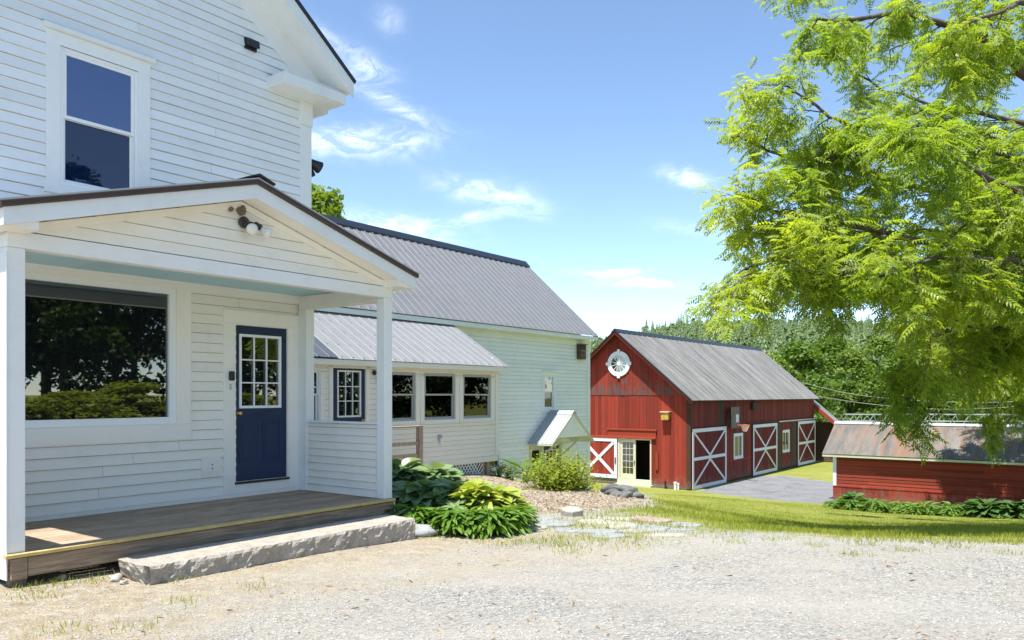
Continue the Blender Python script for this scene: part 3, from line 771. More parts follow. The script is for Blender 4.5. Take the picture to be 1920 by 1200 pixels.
mb = MB(); mb.lathe([(.045, 0), (.05, .02), (.05, .10), (.02, .115)], (.02, -.15, -.07), (0, 0, -1), 14); mb.build('jar', M['bulb'], t, smooth=True)
t = ft(HF, 'intake_pipe', 'small white vent pipe on the sunroom wall under the windows', 'pipe', 11.28, VS-.013, .25)
mb = MB(); mb.box(-.06, .09, -.012, .012, .10, .13); mb.box(-.05, .05, -.05, 0, -.02, .10); mb.build('vent_box', M['greysash'], t, bevel=.006)
mb = MB(); mb.tube([(.02, -.04, .05), (.02, -.04, -.11)], .03, 10); mb.build('spout', M['vinyl'], t)
# stair railing in front of the sunroom door
t = ft(HF, 'stair_railing', 'short weathered wooden stair railing rising out of the hostas by the porch', 'railing', 9.4, 4.45, -.45)
mb = MB(); mb.box(.30, .42, 0, .10, 0, 1.08); mb.build('newel_post', M['postwood'], t, bevel=.006)
for z in (.98, .70, .44):
    mb = MB(); mb.box(-1.6, .298 if z < .9 else .40, .02 if z < .9 else -.02, .06 if z < .9 else .12, z if z < .9 else 1.082, z+.075 if z < .9 else 1.115); mb.build('rail', M['postwood'], t, bevel=.004)
mb = MB(); mb.box(-1.4, -1.3, 0, .1, 0, 1.08); mb.build('newel_post', M['postwood'], t, bevel=.006)

# ================================================================== REAR WING
VW = 7.2; UW1 = 21.37; zb = -3.2
wing = ft(HF, 'house_wing', 'tall white clapboard wing, green grass bounce in its paint, with a steep grey ribbed metal roof', 'house')
pl = Pl('v', VW)
holes = [(18.50, 19.10, .86, 1.97), (15.55, 16.14, -.83, -.36), (17.74, 18.34, -1.35, -.36), (18.46, 19.40, -2.32, -.33)]
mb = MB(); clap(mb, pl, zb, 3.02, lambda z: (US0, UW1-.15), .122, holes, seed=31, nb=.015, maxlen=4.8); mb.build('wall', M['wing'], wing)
mb = MB(); pl.bx(mb, UW1-.15, UW1+.02, -.15, .026, zb, 3.02); mb.build('corner_board', M['wing'], wing, bevel=.005)
mb = MB(); pl.bx(mb, US0, UW1+.02, -.05, .028, 3.02, 3.30); mb.build('frieze', M['wing'], wing, bevel=.004)
mb = MB(); mb.prism([(US0, VW+.13, zb), (US0, VW+.13, 3.25), (US0, 10.06, 5.95), (US0, 12.9, 3.25), (US0, 12.9, zb)], (UW1-US0-.01, 0, 0)); mb.build('wall_body', M['wing'], wing)
pm = (6.27-3.375)/(10.06-6.88)
for sg in (1, -1):
    Y = lambda y: y if sg == 1 else 2*10.06-y
    e0 = (US0, Y(6.88), 3.375); up = Vector((0, (10.06-6.88)*sg, 6.27-3.375)); nm = Vector((0, -up.z*sg, abs(up.y))); L = 21.49-US0
    ribroof(e0, (1, 0, 0), up, nm, L, up.length, rib_prof(L, .305, .022, .013)).build('roof', M['roofm'], wing)
    if sg == 1:
        mb = MB(); screws(mb, e0, up, nm, L, up.length, (.08, .9, 1.7, 2.5, 3.3, 4.1), .305); mb.build('roof_screws', M['darkbronze'], wing)['kind'] = 'stuff'
        mb = MB(); mb.box(US0, 21.46, 6.91, 6.94, 3.23, 3.36); mb.build('fascia', M['wing'], wing, bevel=.004)
        mb = MB(); mb.box(US0, 21.45, 6.941, VW-.03, 3.302, 3.32); mb.build('soffit', M['wing'], wing)
    mb = MB(); mb.prism([(21.44, Y(6.9), 3.24), (21.44, 10.06, 6.12), (21.44, 10.06, 6.24), (21.44, Y(6.9), 3.36)], (.03, 0, 0)); mb.build('rake_board', M['wing'], wing)
mb = MB(); mb.prism([(US0, 9.86, 6.09), (US0, 10.06, 6.30), (US0, 10.26, 6.09), (US0, 10.26, 6.13), (US0, 10.06, 6.345), (US0, 9.86, 6.13)], (21.52-US0, 0, 0)); mb.build('ridge_cap', M['roofedge'], wing)
mb = MB(); x = US0+.02
while x < 21.3: mb.box(x, x+.2, 9.80, 9.85, 6.06, 6.11); x += .305
mb.build('ridge_closure', M['roofedge'], wing)
dhwin(wing, pl, 18.50, 19.10, .86, 1.97, cas=.10, mid=1.42, cm='wing', fm='vinyl', gm='glass', gm2='screen', top=.04, sill=.05)
fixedwin(wing, pl, 15.50, 16.14, -.84, -.35, .13, 'wing', 'wing', 'glass', f=.05)
# lower door and window under the canopy
litedoor(wing, pl, 18.48, 19.38, -2.30, -.35, 18.60, 19.26, -1.5, -.47, knob='left', casL=.10, casR=.12, casT=.10, cz0=-2.5, gm='glass', cm='greentrim')
dhwin(wing, pl, 17.76, 18.32, -1.35, -.38, cas=.085, cm='greentrim', fm='greentrim', gm='glass', top=0, sill=.04)
mb = MB(); pl.bx(mb, 17.70, 18.36, .0, .03, -2.6, -1.45); mb.build('lower_panel', M['darkboard'], wing)
mb = MB(); pl.bx(mb, 19.52, 20.35, .016, .03, zb, -.30); mb.build('flat_panel', M['wing'], wing)
can = ft(HF, 'door_canopy', 'small gabled metal canopy on braces over the lower door of the wing', 'canopy', 18.83, VW, -.20)
cw = 1.27; pr = .95; rise = .975
for sg in (1, -1):
    e0 = (-cw*sg, -pr, 0); up = Vector((cw*sg, 0, rise)); nm = Vector((-rise*sg, 0, cw))
    ribroof(e0, (0, 1, 0), up, nm, pr-.02, up.length, rib_prof(pr-.02, .15, .022, .018)).build('roof', M['roofcan'], can)
    mb = MB(); mb.prism([(-cw*sg, -pr-.005, -.07), (0, -pr-.005, rise-.075), (0, -pr-.005, rise-.01), (-cw*sg, -pr-.005, -.012)], (0, .03, 0)); mb.build('rake_board', M['greentrim'], can, bevel=.003)
    mb = MB(); mb.prism([(-cw*sg, -pr+.027, -.055), (0, -pr+.027, rise-.065), (0, -pr+.027, rise-.015), (-cw*sg, -pr+.027, -.012)], (0, pr-.06, 0)); mb.build('sheathing', M['greentrim'], can)
mb = MB(); mb.prism([(-.14, -pr-.01, rise-.10), (0, -pr-.01, rise+.03), (.14, -pr-.01, rise-.10), (.14, -pr-.01, rise-.08), (0, -pr-.01, rise+.05), (-.14, -pr-.01, rise-.08)], (0, pr-.02, 0)); mb.build('ridge_cap', M['roofcan'], can)
mb = MB(); mb.prism([(-.98, -pr+.027, .18), (.98, -pr+.027, .18), (0, -pr+.027, rise-.07)], (0, .02, 0)); mb.build('gable_panel', M['wing'], can)
mb = MB(); mb.box(-1.05, 1.05, -pr+.05, -.04, .165, .178); mb.build('ceiling', M['greentrim'], can)
for a in (-.60, .62):
    mb = MB(); mb.bar((a, -.05, -.50), (a, -pr+.08, .16), .045, .07, (1, 0, 0)); mb.build('brace', M['greentrim'], can, bevel=.003)
t = ft(HF, 'bat_house', 'weathered dark wooden bat house under the eave at the corner of the wing', 'box', 20.68, VW-.03, 2.55)
mb = MB(); mb.box(-.19, .19, -.14, 0, 0, .50); mb.build('box', M['darkboard'], t, bevel=.006)
mb = MB(); mb.box(-.22, .22, -.20, .01, .502, .535); mb.build('lid', M['greywood'], t, bevel=.004)
for z in (.10, .27): 
    mb = MB(); mb.box(-.17, .17, -.16, -.141, z, z+.05); mb.build('slat', M['greywood'], t)
# ================================================================== RED BARN
GW = 8.318; BL = 21.705; EH = 4.935; RH = 8.45; HG = GW/2; bs = (RH-EH)/HG
barn = thing('barn', 'large weathered red board barn with grey roof, white X doors and round window', 'barn', BF.w(0, 0), BF.rz)
def vboards(mb, pl, a0, a1, zlo, zhi, w, seed, n1=.03, holes=(), jit=.006):
    rnd = random.Random(seed); a = a0
    while a < a1-.01:
        b = min(a+w*rnd.uniform(.8, 1.2), a1)
        segs = [(zlo((a+b)/2) if callable(zlo) else zlo, None)]
        lo = zlo; 
        zt0, zt1 = (zhi(a), zhi(b)) if callable(zhi) else (zhi, zhi)
        m = (a+b)/2; cuts = sorted([(h[2], h[3]) for h in holes if h[0] < m < h[1]])
        cur = lo; n = n1+rnd.uniform(-jit, jit); g = .004
        def put(z0, za, zb):
            if min(za, zb)-z0 < .02: return
            pts = [pl.P(a+g, 0, z0), pl.P(b-g, 0, z0), pl.P(b-g, 0, zb), pl.P(a+g, 0, za)]
            mb.prism(pts, Vector(pl.P(0, n, 0))-Vector(pl.P(0, 0, 0)))
        for c0, c1 in cuts: put(cur, c0, c0); cur = c1
        put(cur, zt0, zt1); a = b
gz = lambda a: EH+bs*(a if a < HG else GW-a)-.05
pg = Pl('u', 0); ps = Pl('v', 0)
mb = MB(); vboards(mb, pg, .02, GW, .06, 4.925, .225, 41, .03, [(2.25, 4.22, 0, 2.56)]); mb.build('gable_wall', M['red'], barn)
mb = MB(); vboards(mb, pg, .02, GW-.0, 4.93, gz, .235, 42, .055); mb.build('upper_gable', M['redup'], barn)
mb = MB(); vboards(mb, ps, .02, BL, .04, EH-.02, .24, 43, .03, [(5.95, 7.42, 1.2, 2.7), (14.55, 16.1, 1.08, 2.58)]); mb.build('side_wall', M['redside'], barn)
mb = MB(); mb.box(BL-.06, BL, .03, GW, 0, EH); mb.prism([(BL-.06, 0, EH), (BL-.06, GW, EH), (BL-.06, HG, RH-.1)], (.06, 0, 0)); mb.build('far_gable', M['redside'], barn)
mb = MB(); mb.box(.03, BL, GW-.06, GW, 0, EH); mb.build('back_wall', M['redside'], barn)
mb = MB(); mb.box(.04, BL-.07, .04, GW-.07, .02, .10); mb.build('floor', M['greywood'], barn)
mb = MB(); mb.box(2.6, 2.66, .05, GW-.1, .1, EH); mb.build('inner_wall', M['darkboard'], barn)
mb = MB(); mb.box(-.042, .02, -.045, .19, 0.03, EH-.05); mb.build('corner_post', M['darkboard'], barn, bevel=.008)
mb = MB(); mb.box(-.034, .0, .2, 2.2, .0, .17); mb.build('sill_board', M['greywood'], barn, bevel=.005)
for (a, b) in ((4.62, 5.9), ):
    mb = MB(); ps.bx(mb, a+.03, 8.85, .038, .055, 1.14, 1.19); mb.build('belt_batten', M['redtrim'], barn)
for (a, b) in ((13.35, 14.35), (16.35, 17.55)):
    mb = MB(); vboards(mb, ps, a, b, .03, 3.10, .26, int(a), .045); mb.build('bare_boards', M['darkboard'], barn)
mb = MB(); vboards(mb, ps, 3.6, 4.5, 3.2, 4.7, .3, 77, .045); mb.build('bare_boards', M['darkboard'], barn)
# roof
for sg in (1, -1):
    Y = lambda y: y if sg == 1 else GW-y
    e0 = (-.56, Y(-.36), EH-.36*bs+.03); up = Vector((0, (HG+.36)*sg, bs*(HG+.36))); nm = Vector((0, -up.z*sg, abs(up.y))); L = BL+.96
    ribroof(e0, (1, 0, 0), up, nm, L, up.length, rib_prof(L, .62, .03, .035, True)).build('roof', M['barnroof'], barn)
    mb = MB(); mb.prism([(-.55, Y(-.34), EH-.34*bs-.03), (-.55, HG, RH-.03), (-.55, HG, RH+.015), (-.55, Y(-.34), EH-.34*bs+.015)], (BL+.94, 0, 0)); mb.build('roof_deck', M['darkboard'], barn)
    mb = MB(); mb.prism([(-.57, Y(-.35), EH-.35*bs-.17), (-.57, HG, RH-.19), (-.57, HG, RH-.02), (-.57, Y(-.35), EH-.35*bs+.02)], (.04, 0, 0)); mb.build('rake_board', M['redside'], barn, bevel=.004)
    mb = MB(); mb.prism([(-.61, Y(-.36), EH-.36*bs-.02), (-.61, HG, RH-.02), (-.61, HG, RH+.06), (-.61, Y(-.36), EH-.36*bs+.06)], (.045, 0, 0)); mb.build('rake_edge', M['roofedge'], barn)
mb = MB(); mb.prism([(-.62, HG-.2, RH-.10), (-.62, HG, RH+.08), (-.62, HG+.2, RH-.10), (-.62, HG+.2, RH-.06), (-.62, HG, RH+.125), (-.62, HG-.2, RH-.06)], (BL+1.08, 0, 0)); mb.build('ridge_cap', M['roofedge'], barn)
# round window with keystones and spokes
cv, cz = 4.17, 6.66; r0, r1 = .47, .70; mb = MB(); n = 40
for k in range(n):
    t0, t1 = 2*PI*k/n, 2*PI*(k+1)/n
    q = [pg.P(cv+r*math.cos(t), .05, cz+r*math.sin(t)) for r, t in ((r0, t0), (r1, t0), (r1, t1), (r0, t1))]
    mb.prism(q, Vector(pg.P(0, .065, 0))-Vector(pg.P(0, 0, 0)))
rw = mb.build('round_window', M['barnwhite'], barn)
for k in range(4):
    t = k*PI/2; c, s = math.cos(t), math.sin(t); mb = MB()
    q = [pg.P(cv+c*r+s*w, .114, cz+s*r-c*w) for r, w in ((.56, -.06), (.79, -.09), (.79, .09), (.56, .06))]
    mb.prism(q, Vector(pg.P(0, .025, 0))-Vector(pg.P(0, 0, 0))); mb.build('keystone', M['barnwhite'], rw)
mb = MB()
for k in range(12):
    t = 2*PI*(k+.5)/12; pg.bar(mb, cv+.07*math.cos(t), cz+.07*math.sin(t), cv+.48*math.cos(t), cz+.48*math.sin(t), .028, .075, .09)
mb.lathe([(.10, 0), (.10, .03)], pg.P(cv, .075, cz), (-1, 0, 0), 16); mb.build('spokes', M['barnwhite'], rw)
mb = MB(); mb.lathe([(.5, 0), (.5, .006)], pg.P(cv, .066, cz), (-1, 0, 0), 32); mb.build('pane', M['glass'], rw)
# gable doors
mb = MB(); pg.bx(mb, 1.93, 4.86, .035, .075, 2.60, 3.10); pg.bx(mb, 1.88, 4.92, .035, .12, 3.02, 3.10); pg.bx(mb, 1.93, 7.2, .035, .14, 2.58, 2.68); mb.build('door_track_cover', M['redtrim'], barn, bevel=.006)
mb = MB(); pg.bx(mb, 4.13, 4.27, -.05, .04, .36, 2.57); pg.bx(mb, 2.22, 2.30, -.05, .04, .36, 2.57); pg.bx(mb, 2.30, 4.13, -.05, .03, 2.50, 2.57); fr = mb.build('door_frame', M['cream'], barn, bevel=.004)
mb = MB(); pg.bx(mb, 2.1, 4.3, -.1, .35, -.2, .10); mb.build('door_step', M['greentrim'], barn, bevel=.008)
mb = MB(); pg.bx(mb, 2.2, 4.3, -.1, .06, .10, .355); mb.build('door_sill', M['greentrim'], barn, bevel=.008)
mb = MB(); a0, a1, z0, z1 = 3.17, 4.12, .37, 2.49
for (p, q, r, s) in ((a0, a0+.15, z0, z1), (a1-.15, a1, z0, z1), (a0+.15, a1-.15, z1-.13, z1), (a0+.15, a1-.15, z0, z0+.27)): pg.bx(mb, p, q, -.03, .015, r, s)
for k in (1, 2): pg.bx(mb, a0+.15+.65*k/3-.012, a0+.15+.65*k/3+.012, -.025, .008, z0+.27, z1-.13)
for k in range(1, 5): z = z0+.27+1.72*k/5; pg.bx(mb, a0+.15, a1-.15, -.024, .007, z-.012, z+.012)
fd = mb.build('glazed_door', M['cream'], barn, bevel=.003)
mb = MB(); pg.bx(mb, a0+.15, a1-.15, -.014, -.01, z0+.27, z1-.13); mb.build('pane', M['doorglass'], fd)
mb = MB(); pg.bx(mb, a0+.05, a0+.09, .016, .05, 1.15, 1.36); mb.build('handle', M['black'], fd, bevel=.006)
def xdoor(pl, a0, a1, z0, z1, seed, mat, n0=.06, mid=True, tw=.17):
    mb = MB(); rnd = random.Random(seed); a = a0; 
    while a < a1-.02:
        b = min(a+.22, a1); pl.bx(mb, a+.003, b-.003, n0, n0+.03+rnd.uniform(-.004, .004), z0, z1); a = b
    d = mb.build('door', M[mat], barn)
    mb = MB(); t0, t1 = n0+.036, n0+.062
    pl.bx(mb, a0, a0+tw, t0, t1, z0, z1); pl.bx(mb, a1-tw, a1, t0, t1, z0, z1)
    pl.bx(mb, a0+tw, a1-tw, t0, t1, z1-tw*1.15, z1); pl.bx(mb, a0+tw, a1-tw, t0, t1, z0, z0+tw*1.15)
    A0, A1 = a0+tw, a1-tw; zz = [z0+tw*1.15, z1-tw*1.15]; zm = (z0+z1)/2
    if mid:
        pl.bx(mb, A0, A1, t0, t1, zm-tw*.5, zm+tw*.5)
        spans = [(zz[0], zm-tw*.5, 1), (zm+tw*.5, zz[1], 0)]
        for c0, c1, low in spans:
            mA = (A0+A1)/2
            for s in (A0, A1):
                e = .07 if s == A0 else -.07
                if low: pl.bar(mb, s+e, c0+.03, mA, c1-.02, tw*.75, t0-.003, t1-.004)
                else: pl.bar(mb, s+e, c1-.03, mA, c0+.02, tw*.75, t0-.003, t1-.004)
    else:
        pl.bar(mb, A0+.05, zz[0]+.05, A1-.05, zz[1]-.05, tw, t0-.004, t1-.005); pl.bar(mb, A0+.05, zz[1]-.05, A1-.05, zz[0]+.05, tw, t0-.002, t1-.003)
    mb.build('trim', M['barnwhite'], d, bevel=.004); return d
d = xdoor(pg, 4.28, 6.62, .34, 2.56, 51, 'red', .05, False, .17)
mb = MB(); pg.bx(mb, 4.34, 4.40, .115, .15, 1.15, 1.5); mb.build('handle', M['black'], d, bevel=.006)
mb = MB(); pg.bx(mb, 4.30, 6.6, .0, .05, .05, .32); mb.build('door_sill_board', M['greywood'], barn, bevel=.005)
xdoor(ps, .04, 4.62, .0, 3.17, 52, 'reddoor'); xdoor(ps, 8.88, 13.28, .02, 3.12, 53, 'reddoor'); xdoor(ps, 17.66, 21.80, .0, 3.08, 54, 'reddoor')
mb = MB(); ps.bx(mb, 13.6, 21.95, .04, .16, 3.15, 3.23); mb.build('door_track', M['steel'], barn, bevel=.006)
mb = MB(); ps.bx(mb, 8.0, 13.6, .035, .09, 3.16, 3.26); mb.build('door_track', M['darkboard'], barn, bevel=.006)
for a0, a1, z0, z1 in ((5.95, 7.42, 1.2, 2.7), (14.55, 16.1, 1.08, 2.58)):
    fixedwin(barn, ps, a0+.12, a1-.12, z0+.12, z1-.12, .13, 'barnwhite', 'barnwhite', 'doorglass', f=.06, bars=((a0+a1)/2,))
mb = MB(); pg.bx(mb, 1.80, 1.95, .035, .10, .95, 1.86); mb.build('door_handle_board', M['redtrim'], barn, bevel=.008)
mb = MB(); ps.bx(mb, 8.6, 9.5, .04, .22, 4.05, 4.50); mb.build('beam_stub', M['darkboard'], barn, bevel=.01)
# lean-to roof at the far end
lt = BL+.05; mb = MB(); y0, y1 = -1.55, .30; zz = lambda y: 4.30+bs*1.02*y
mb.prism([(lt, y0, zz(y0)-.03), (lt, y1, zz(y1)-.03), (lt, y1, zz(y1)+.03), (lt, y0, zz(y0)+.03)], (1.15, 0, 0)); lean = mb.build('lean_to_roof', M['barnroof'], barn)
mb = MB(); mb.prism([(lt-.03, y0, zz(y0)-.30), (lt-.03, y1, zz(y1)-.30), (lt-.03, y1, zz(y1)+.02), (lt-.03, y0, zz(y0)+.02)], (.029, 0, 0)); mb.build('rake_board', M['redtrim'], lean)
for k, dz in ((.25, -.32), (.6, -.34), (.95, -.36)):
    mb = MB(); mb.prism([(lt+k, y0+.05, zz(y0)-.25), (lt+k, y1, zz(y1)-.25), (lt+k, y1, zz(y1)-.04), (lt+k, y0+.05, zz(y0)-.04)], (.09, 0, 0)); mb.build('rafter', M['postwood'], lean)
mb = MB(); mb.box(lt+.3, lt+1.1, y0+.05, y0+.12, 0, zz(y0)-.04); mb.box(lt+1.02, lt+1.09, y0+.13, 3, 0, 2.9); mb.build('lean_to_wall', M['darkboard'], barn)
# things on and by the barn
def bt(name, label, cat, u, v, z, group=None): return ft(BF, name, label, cat, u, v, z, group)
t = bt('barn_lantern', 'amber wooden lantern box on the red gable above and right of the open door', 'lantern', -.035, 1.32, 3.60)
mb = MB(); mb.box(-.26, 0, -.21, .21, .02, .42); mb.build('box', M['lantern'], t, bevel=.01)
mb = MB(); mb.box(-.31, .01, -.26, .26, .422, .47); mb.build('lid', M['cream'], t, bevel=.006)
mb = MB(); mb.box(-.28, .01, -.23, .23, -.01, .018); mb.build('base_board', M['darkbronze'], t, bevel=.004)
t = bt('basketball_hoop', 'basketball hoop with a weathered board and cord net on the barn side', 'hoop', 5.35, -.36, 3.05)
mb = MB()
for k in range(6): mb.box(-.66+k*.21, -.66+k*.21+.205, -.03, 0+.002*(k % 2), 0, 1.2)
mb.build('backboard', M['greywood'], t, bevel=.004)
mb = MB(); mb.box(.0, .42, -.036, -.031, .33, .78); mb.build('target_square', M['barnwhite'], t)
mb = MB(); 
for x in (-.5, .4): mb.box(x, x+.08, 0.003, .33, .1, 1.1)
mb.box(-.42, .40, .2, .28, .5, .6)
mb.build('bracket', M['darkboard'], t)
rc = Vector((.25, -.46, .18)); mb = MB(); mb.tube([rc+Vector((.25*math.cos(2*PI*k/20), .25*math.sin(2*PI*k/20), 0)) for k in range(21)], .018, 6, False); mb.box(.20, .30, -.22, -.031, .14, .2); mb.build('rim', M['orange'], t)
mb = MB()
for k in range(12):
    for s in (1, -1):
        pts = []
        for j in range(5):
            r = .245-.03*j-.002*j*j; a = 2*PI*k/12+s*j*.26; pts.append(rc+Vector((r*math.cos(a), r*math.sin(a), -.095*j)))
        mb.tube(pts, .011, 4, False)
mb.build('net', M['net'], t)
t = bt('white_pipe', 'short white plastic pipe pair standing at the foot of the red gable', 'pipe', -.22, .74, -.05)
mb = MB(); mb.tube([(0, 0, 0), (0, 0, .40)], .075, 12); mb.lathe([(.09, .36), (.09, .44), (.02, .45)], (0, 0, 0), (0, 0, 1), 12); mb.build('riser', M['whitepipe'], t)
mb = MB(); mb.tube([(.02, -.16, 0), (.02, -.16, .36)], .05, 10); mb.lathe([(.06, .32), (.06, .39), (.02, .4)], (.02, -.16, 0), (0, 0, 1), 10); mb.build('riser', M['whitepipe'], t)
t = bt('black_pipe', 'thin black pipe standing at the foot of the red gable left of the white ones', 'pipe', -.2, 1.32, -.05)
mb = MB(); mb.tube([(0, 0, 0), (0, 0, .42)], .045, 10); mb.lathe([(.06, .36), (.06, .44), (.02, .46)], (0, 0, 0), (0, 0, 1), 10); mb.build('riser', M['black'], t)

# ================================================================== RED SHED
shed = thing('shed', 'low red board shed with a rusty corrugated roof and hostas at its foot', 'shed', SF.w(0, 0, -3.24), SF.rz)
z = lambda w: w+3.24
VR = -10.5; pu = Pl('u', 0)
mb = MB(); clap(mb, pu, z(-2.60), z(-1.30), lambda q: (VR, -.13), .145, [], seed=61, nb=.02); mb.build('wall', M['shedred'], shed)
mb = MB(); rnd = random.Random(3); a = VR
while a < .02:
    b = min(a+rnd.uniform(1.6, 3), .02); pu.bx(mb, a+.003, b-.003, -.02, .035+rnd.uniform(0, .006), z(-3.5), z(-2.64)); a = b
mb.build('skirt_board', M['shedred'], shed)
mb = MB(); pu.bx(mb, VR, .02, -.02, .055, z(-2.64), z(-2.60)); mb.build('water_table', M['redside'], shed)
mb = MB(); pu.bx(mb, -.13, .025, -.12, .028, z(-2.60), z(-1.28)); mb.build('corner_board', M['barnwhite'], shed, bevel=.005)
mb = MB(); mb.prism([(.05, VR, z(-3.5)), (.05, VR, z(-1.32)), (1.95, VR, z(.12)), (3.9, VR, z(-1.1)), (3.9, VR, z(-3.5))], (0, -VR-.0, 0)); mb.build('wall_body', M['shedred'], shed)
for sg in (1, -1):
    X = lambda x: x if sg == 1 else 3.9-x
    e0 = (X(-.32), VR, z(-1.13)); up = Vector(((1.95+.32)*sg, 0, .25+1.13)); nm = Vector((-up.z*sg, 0, abs(up.x))); L = -VR+.44
    pr_ = []; x = 0
    while x < L: pr_.append((x, .011*math.sin(2*PI*x/.085))); x += .085/6
    ribroof(e0, (0, 1, 0), up, nm, L, up.length, pr_).build('roof', M['shedroof'], shed, smooth=True)
mb = MB(); mb.box(-.30, -.27, VR, .43, z(-1.26), z(-1.155)); mb.box(-.269, -.03, VR, .40, z(-1.255), z(-1.235)); mb.build('fascia', M['greentrim'], shed, bevel=.004)
mb = MB(); mb.prism([(-.3, .40, z(-1.26)), (1.95, .40, z(.11)), (1.95, .40, z(.22)), (-.3, .40, z(-1.15))], (0, .03, 0)); mb.build('rake_board', M['greentrim'], shed)
mb = MB(); mb.prism([(1.80, VR, z(.19)), (1.95, VR, z(.285)), (2.10, VR, z(.19)), (2.10, VR, z(.21)), (1.95, VR, z(.31)), (1.80, VR, z(.21))], (0, -VR+.45, 0)); mb.build('ridge_cap', M['steel'], shed)
# steel truss beyond the shed
tp = wp(1545, 777, 74); tz = tp[2]
tr = thing('steel_truss', 'pale steel lattice truss stretching beyond the red shed roof', 'truss', (tp[0], 74, -3.8), R(-2))
zt_ = tz+3.8; h_ = 1.25; LT = 22
for yy in (0, 1.4):
    mb = MB()
    for zq in (zt_, zt_-h_*.5, zt_-h_): mb.bar((0, yy, zq), (LT, yy, zq), .10, .10)
    tc = mb.build('chord', M['steel'], tr); mb = MB(); x = 0.
    while x < LT-1: mb.bar((x, yy, zt_-h_), (x+.85, yy, zt_), .06, .06); mb.bar((x+.85, yy, zt_), (x+1.0, yy, zt_-h_*.5), .04, .04); x += 1.25
    mb.build('diagonals', M['steel'], tr)
for x in (1.5, LT-2):
    mb = MB(); mb.box(x, x+.5, -.2, 1.6, -.5, zt_-h_-.06); mb.build('support_pier', M['greywood'], tr)
# overhead wires
def wire(label, pts, r=.022):
    P = []; 
    for a, b in zip(pts, pts[1:]):
        for k in range(10):
            t = k/10; P.append(Vector(a).lerp(Vector(b), t))
    P.append(Vector(pts[-1]))
    # sag smoothing
    for _ in range(14):
        P = [P[0]]+[(P[i-1]+P[i]*2+P[i+1])/4 for i in range(1, len(P)-1)]+[P[-1]]
    o0 = P[0].copy(); mb = MB(); mb.tube([p-o0 for p in P], r, 5); o = mb.build('overhead_wire', M['wire']); o.location = o0
    tag(o, label, 'wire')
wire('upper overhead wire running right from behind the barn roof across the trees', [wp(1480, 712, 66), wp(1600, 741, 66), wp(1720, 752, 66), wp(1850, 756, 66), wp(2200, 740, 66)])
wire('lower pale overhead wire sagging across the trees just above the shed roof', [wp(1500, 738, 62), wp(1620, 757, 62), wp(1740, 768, 62), wp(1860, 766, 62), wp(1960, 757, 62), wp(2250, 725, 62)])
# ================================================================== TERRAIN
_cp = [(0,0,0),(-4,3,.02),(3,3,.03),(0,5,.03),(6,4,.0),(-4.1,6.6,.0),(-6,7,.03),(-7,4,.05),(-9,10,.03),(-11,16,-.1),(-12,28,-1.0),(-3.2,7.0,-.05),(-1.25,9.7,-.11),
 (-.52,9.8,-.15),(1.0,11,-.14),(2.2,9.6,-.145),(5.6,8.9,-.14),(1.95,6.6,-.02),(8,9,-.15),(-.1,18,-.42),(1.0,16,-.40),(2.1,14,-.35),(.3,12,-.2),(-.6,20.3,-.47),(-3,14,-.25),(-2.5,17,-.35),
 (1.0,17.4,-.47),(2.35,17,-.53),(1.5,19.5,-.80),(2.0,21.5,-1.35),(2.9,20,-1.12),(3.6,20,-1.16),(5.5,30,-2.25),(4.2,25,-1.75),(0,23.6,-.85),(.5,24.4,-1.05),(1.35,25.4,-2.0),(2.6,27,-2.4),
 (9.3,41.2,-3.38),(3.2,46,-3.32),(25,58,-3.42),(14,40,-3.36),(11,45,-3.38),(17,49,-3.4),(14.9,36.7,-3.27),(20,33,-3.24),(23,31,-3.2),(15.4,31.4,-3.08),(13.6,33.5,-3.14),(17.7,28,-2.78),(19,27,-2.7),
 (6.5,18,-1.36),(9.6,18,-1.37),(4.5,13.5,-.66),(8,13.2,-.68),(12,13,-.72),(9,24,-2.15),(14,20,-1.7),(3.2,11.6,-.30),(7,11.0,-.38),(11,10.5,-.36),
 (25,20,-1.8),(30,10,-.5),(40,30,-3),(30,45,-3.5),(0,60,-3.5),(50,80,-4),(0,100,-4),(100,100,-4),(-40,50,-2.5),(-40,0,.3),(0,-20,.2),(30,-15,.1),(45,0,-.2),(-20,-20,.3),(20,75,-3.8)]
_cp = np.array(_cp, float)
def _tps(r2): return np.where(r2 > 1e-9, r2*np.log(np.maximum(r2, 1e-9))*.5, 0)
_n = len(_cp); _K = _tps(((_cp[:, None, :2]-_cp[None, :, :2])**2).sum(-1))+np.eye(_n)*.6
_P = np.c_[np.ones(_n), _cp[:, :2]]; _A = np.block([[_K, _P], [_P.T, np.zeros((3, 3))]])
_w = np.linalg.solve(_A, np.r_[_cp[:, 2], 0, 0, 0])
def ground(x, y):
    x = np.asarray(x, float); y = np.asarray(y, float); sh = x.shape; q = np.c_[x.ravel(), y.ravel()]
    xc = np.clip(q[:, 0], -45, 100); yc = np.clip(q[:, 1], -25, 105); out = np.empty(len(q))
    for s in range(0, len(q), 20000):
        c = np.c_[xc[s:s+20000], yc[s:s+20000]]
        out[s:s+20000] = _tps(((c[:, None]-_cp[None, :, :2])**2).sum(-1)) @ _w[:_n] + np.c_[np.ones(len(c)), c] @ _w[_n:]
    return np.clip(out, -4.2, .45).reshape(sh)
def gz1(x, y): return float(ground(np.array([x]), np.array([y]))[0])
def onground(px, py, d0=4, d1=60):
    """where the sight line of a pixel meets the terrain"""
    ds = np.linspace(d0, d1, 1500); x = (px-960)/FPX*ds; z = CZ+(HPX-py)/FPX*ds; g = ground(x, ds)
    i = int(np.argmax(z <= g)); return (float(x[i]), float(ds[i]), float(g[i]))
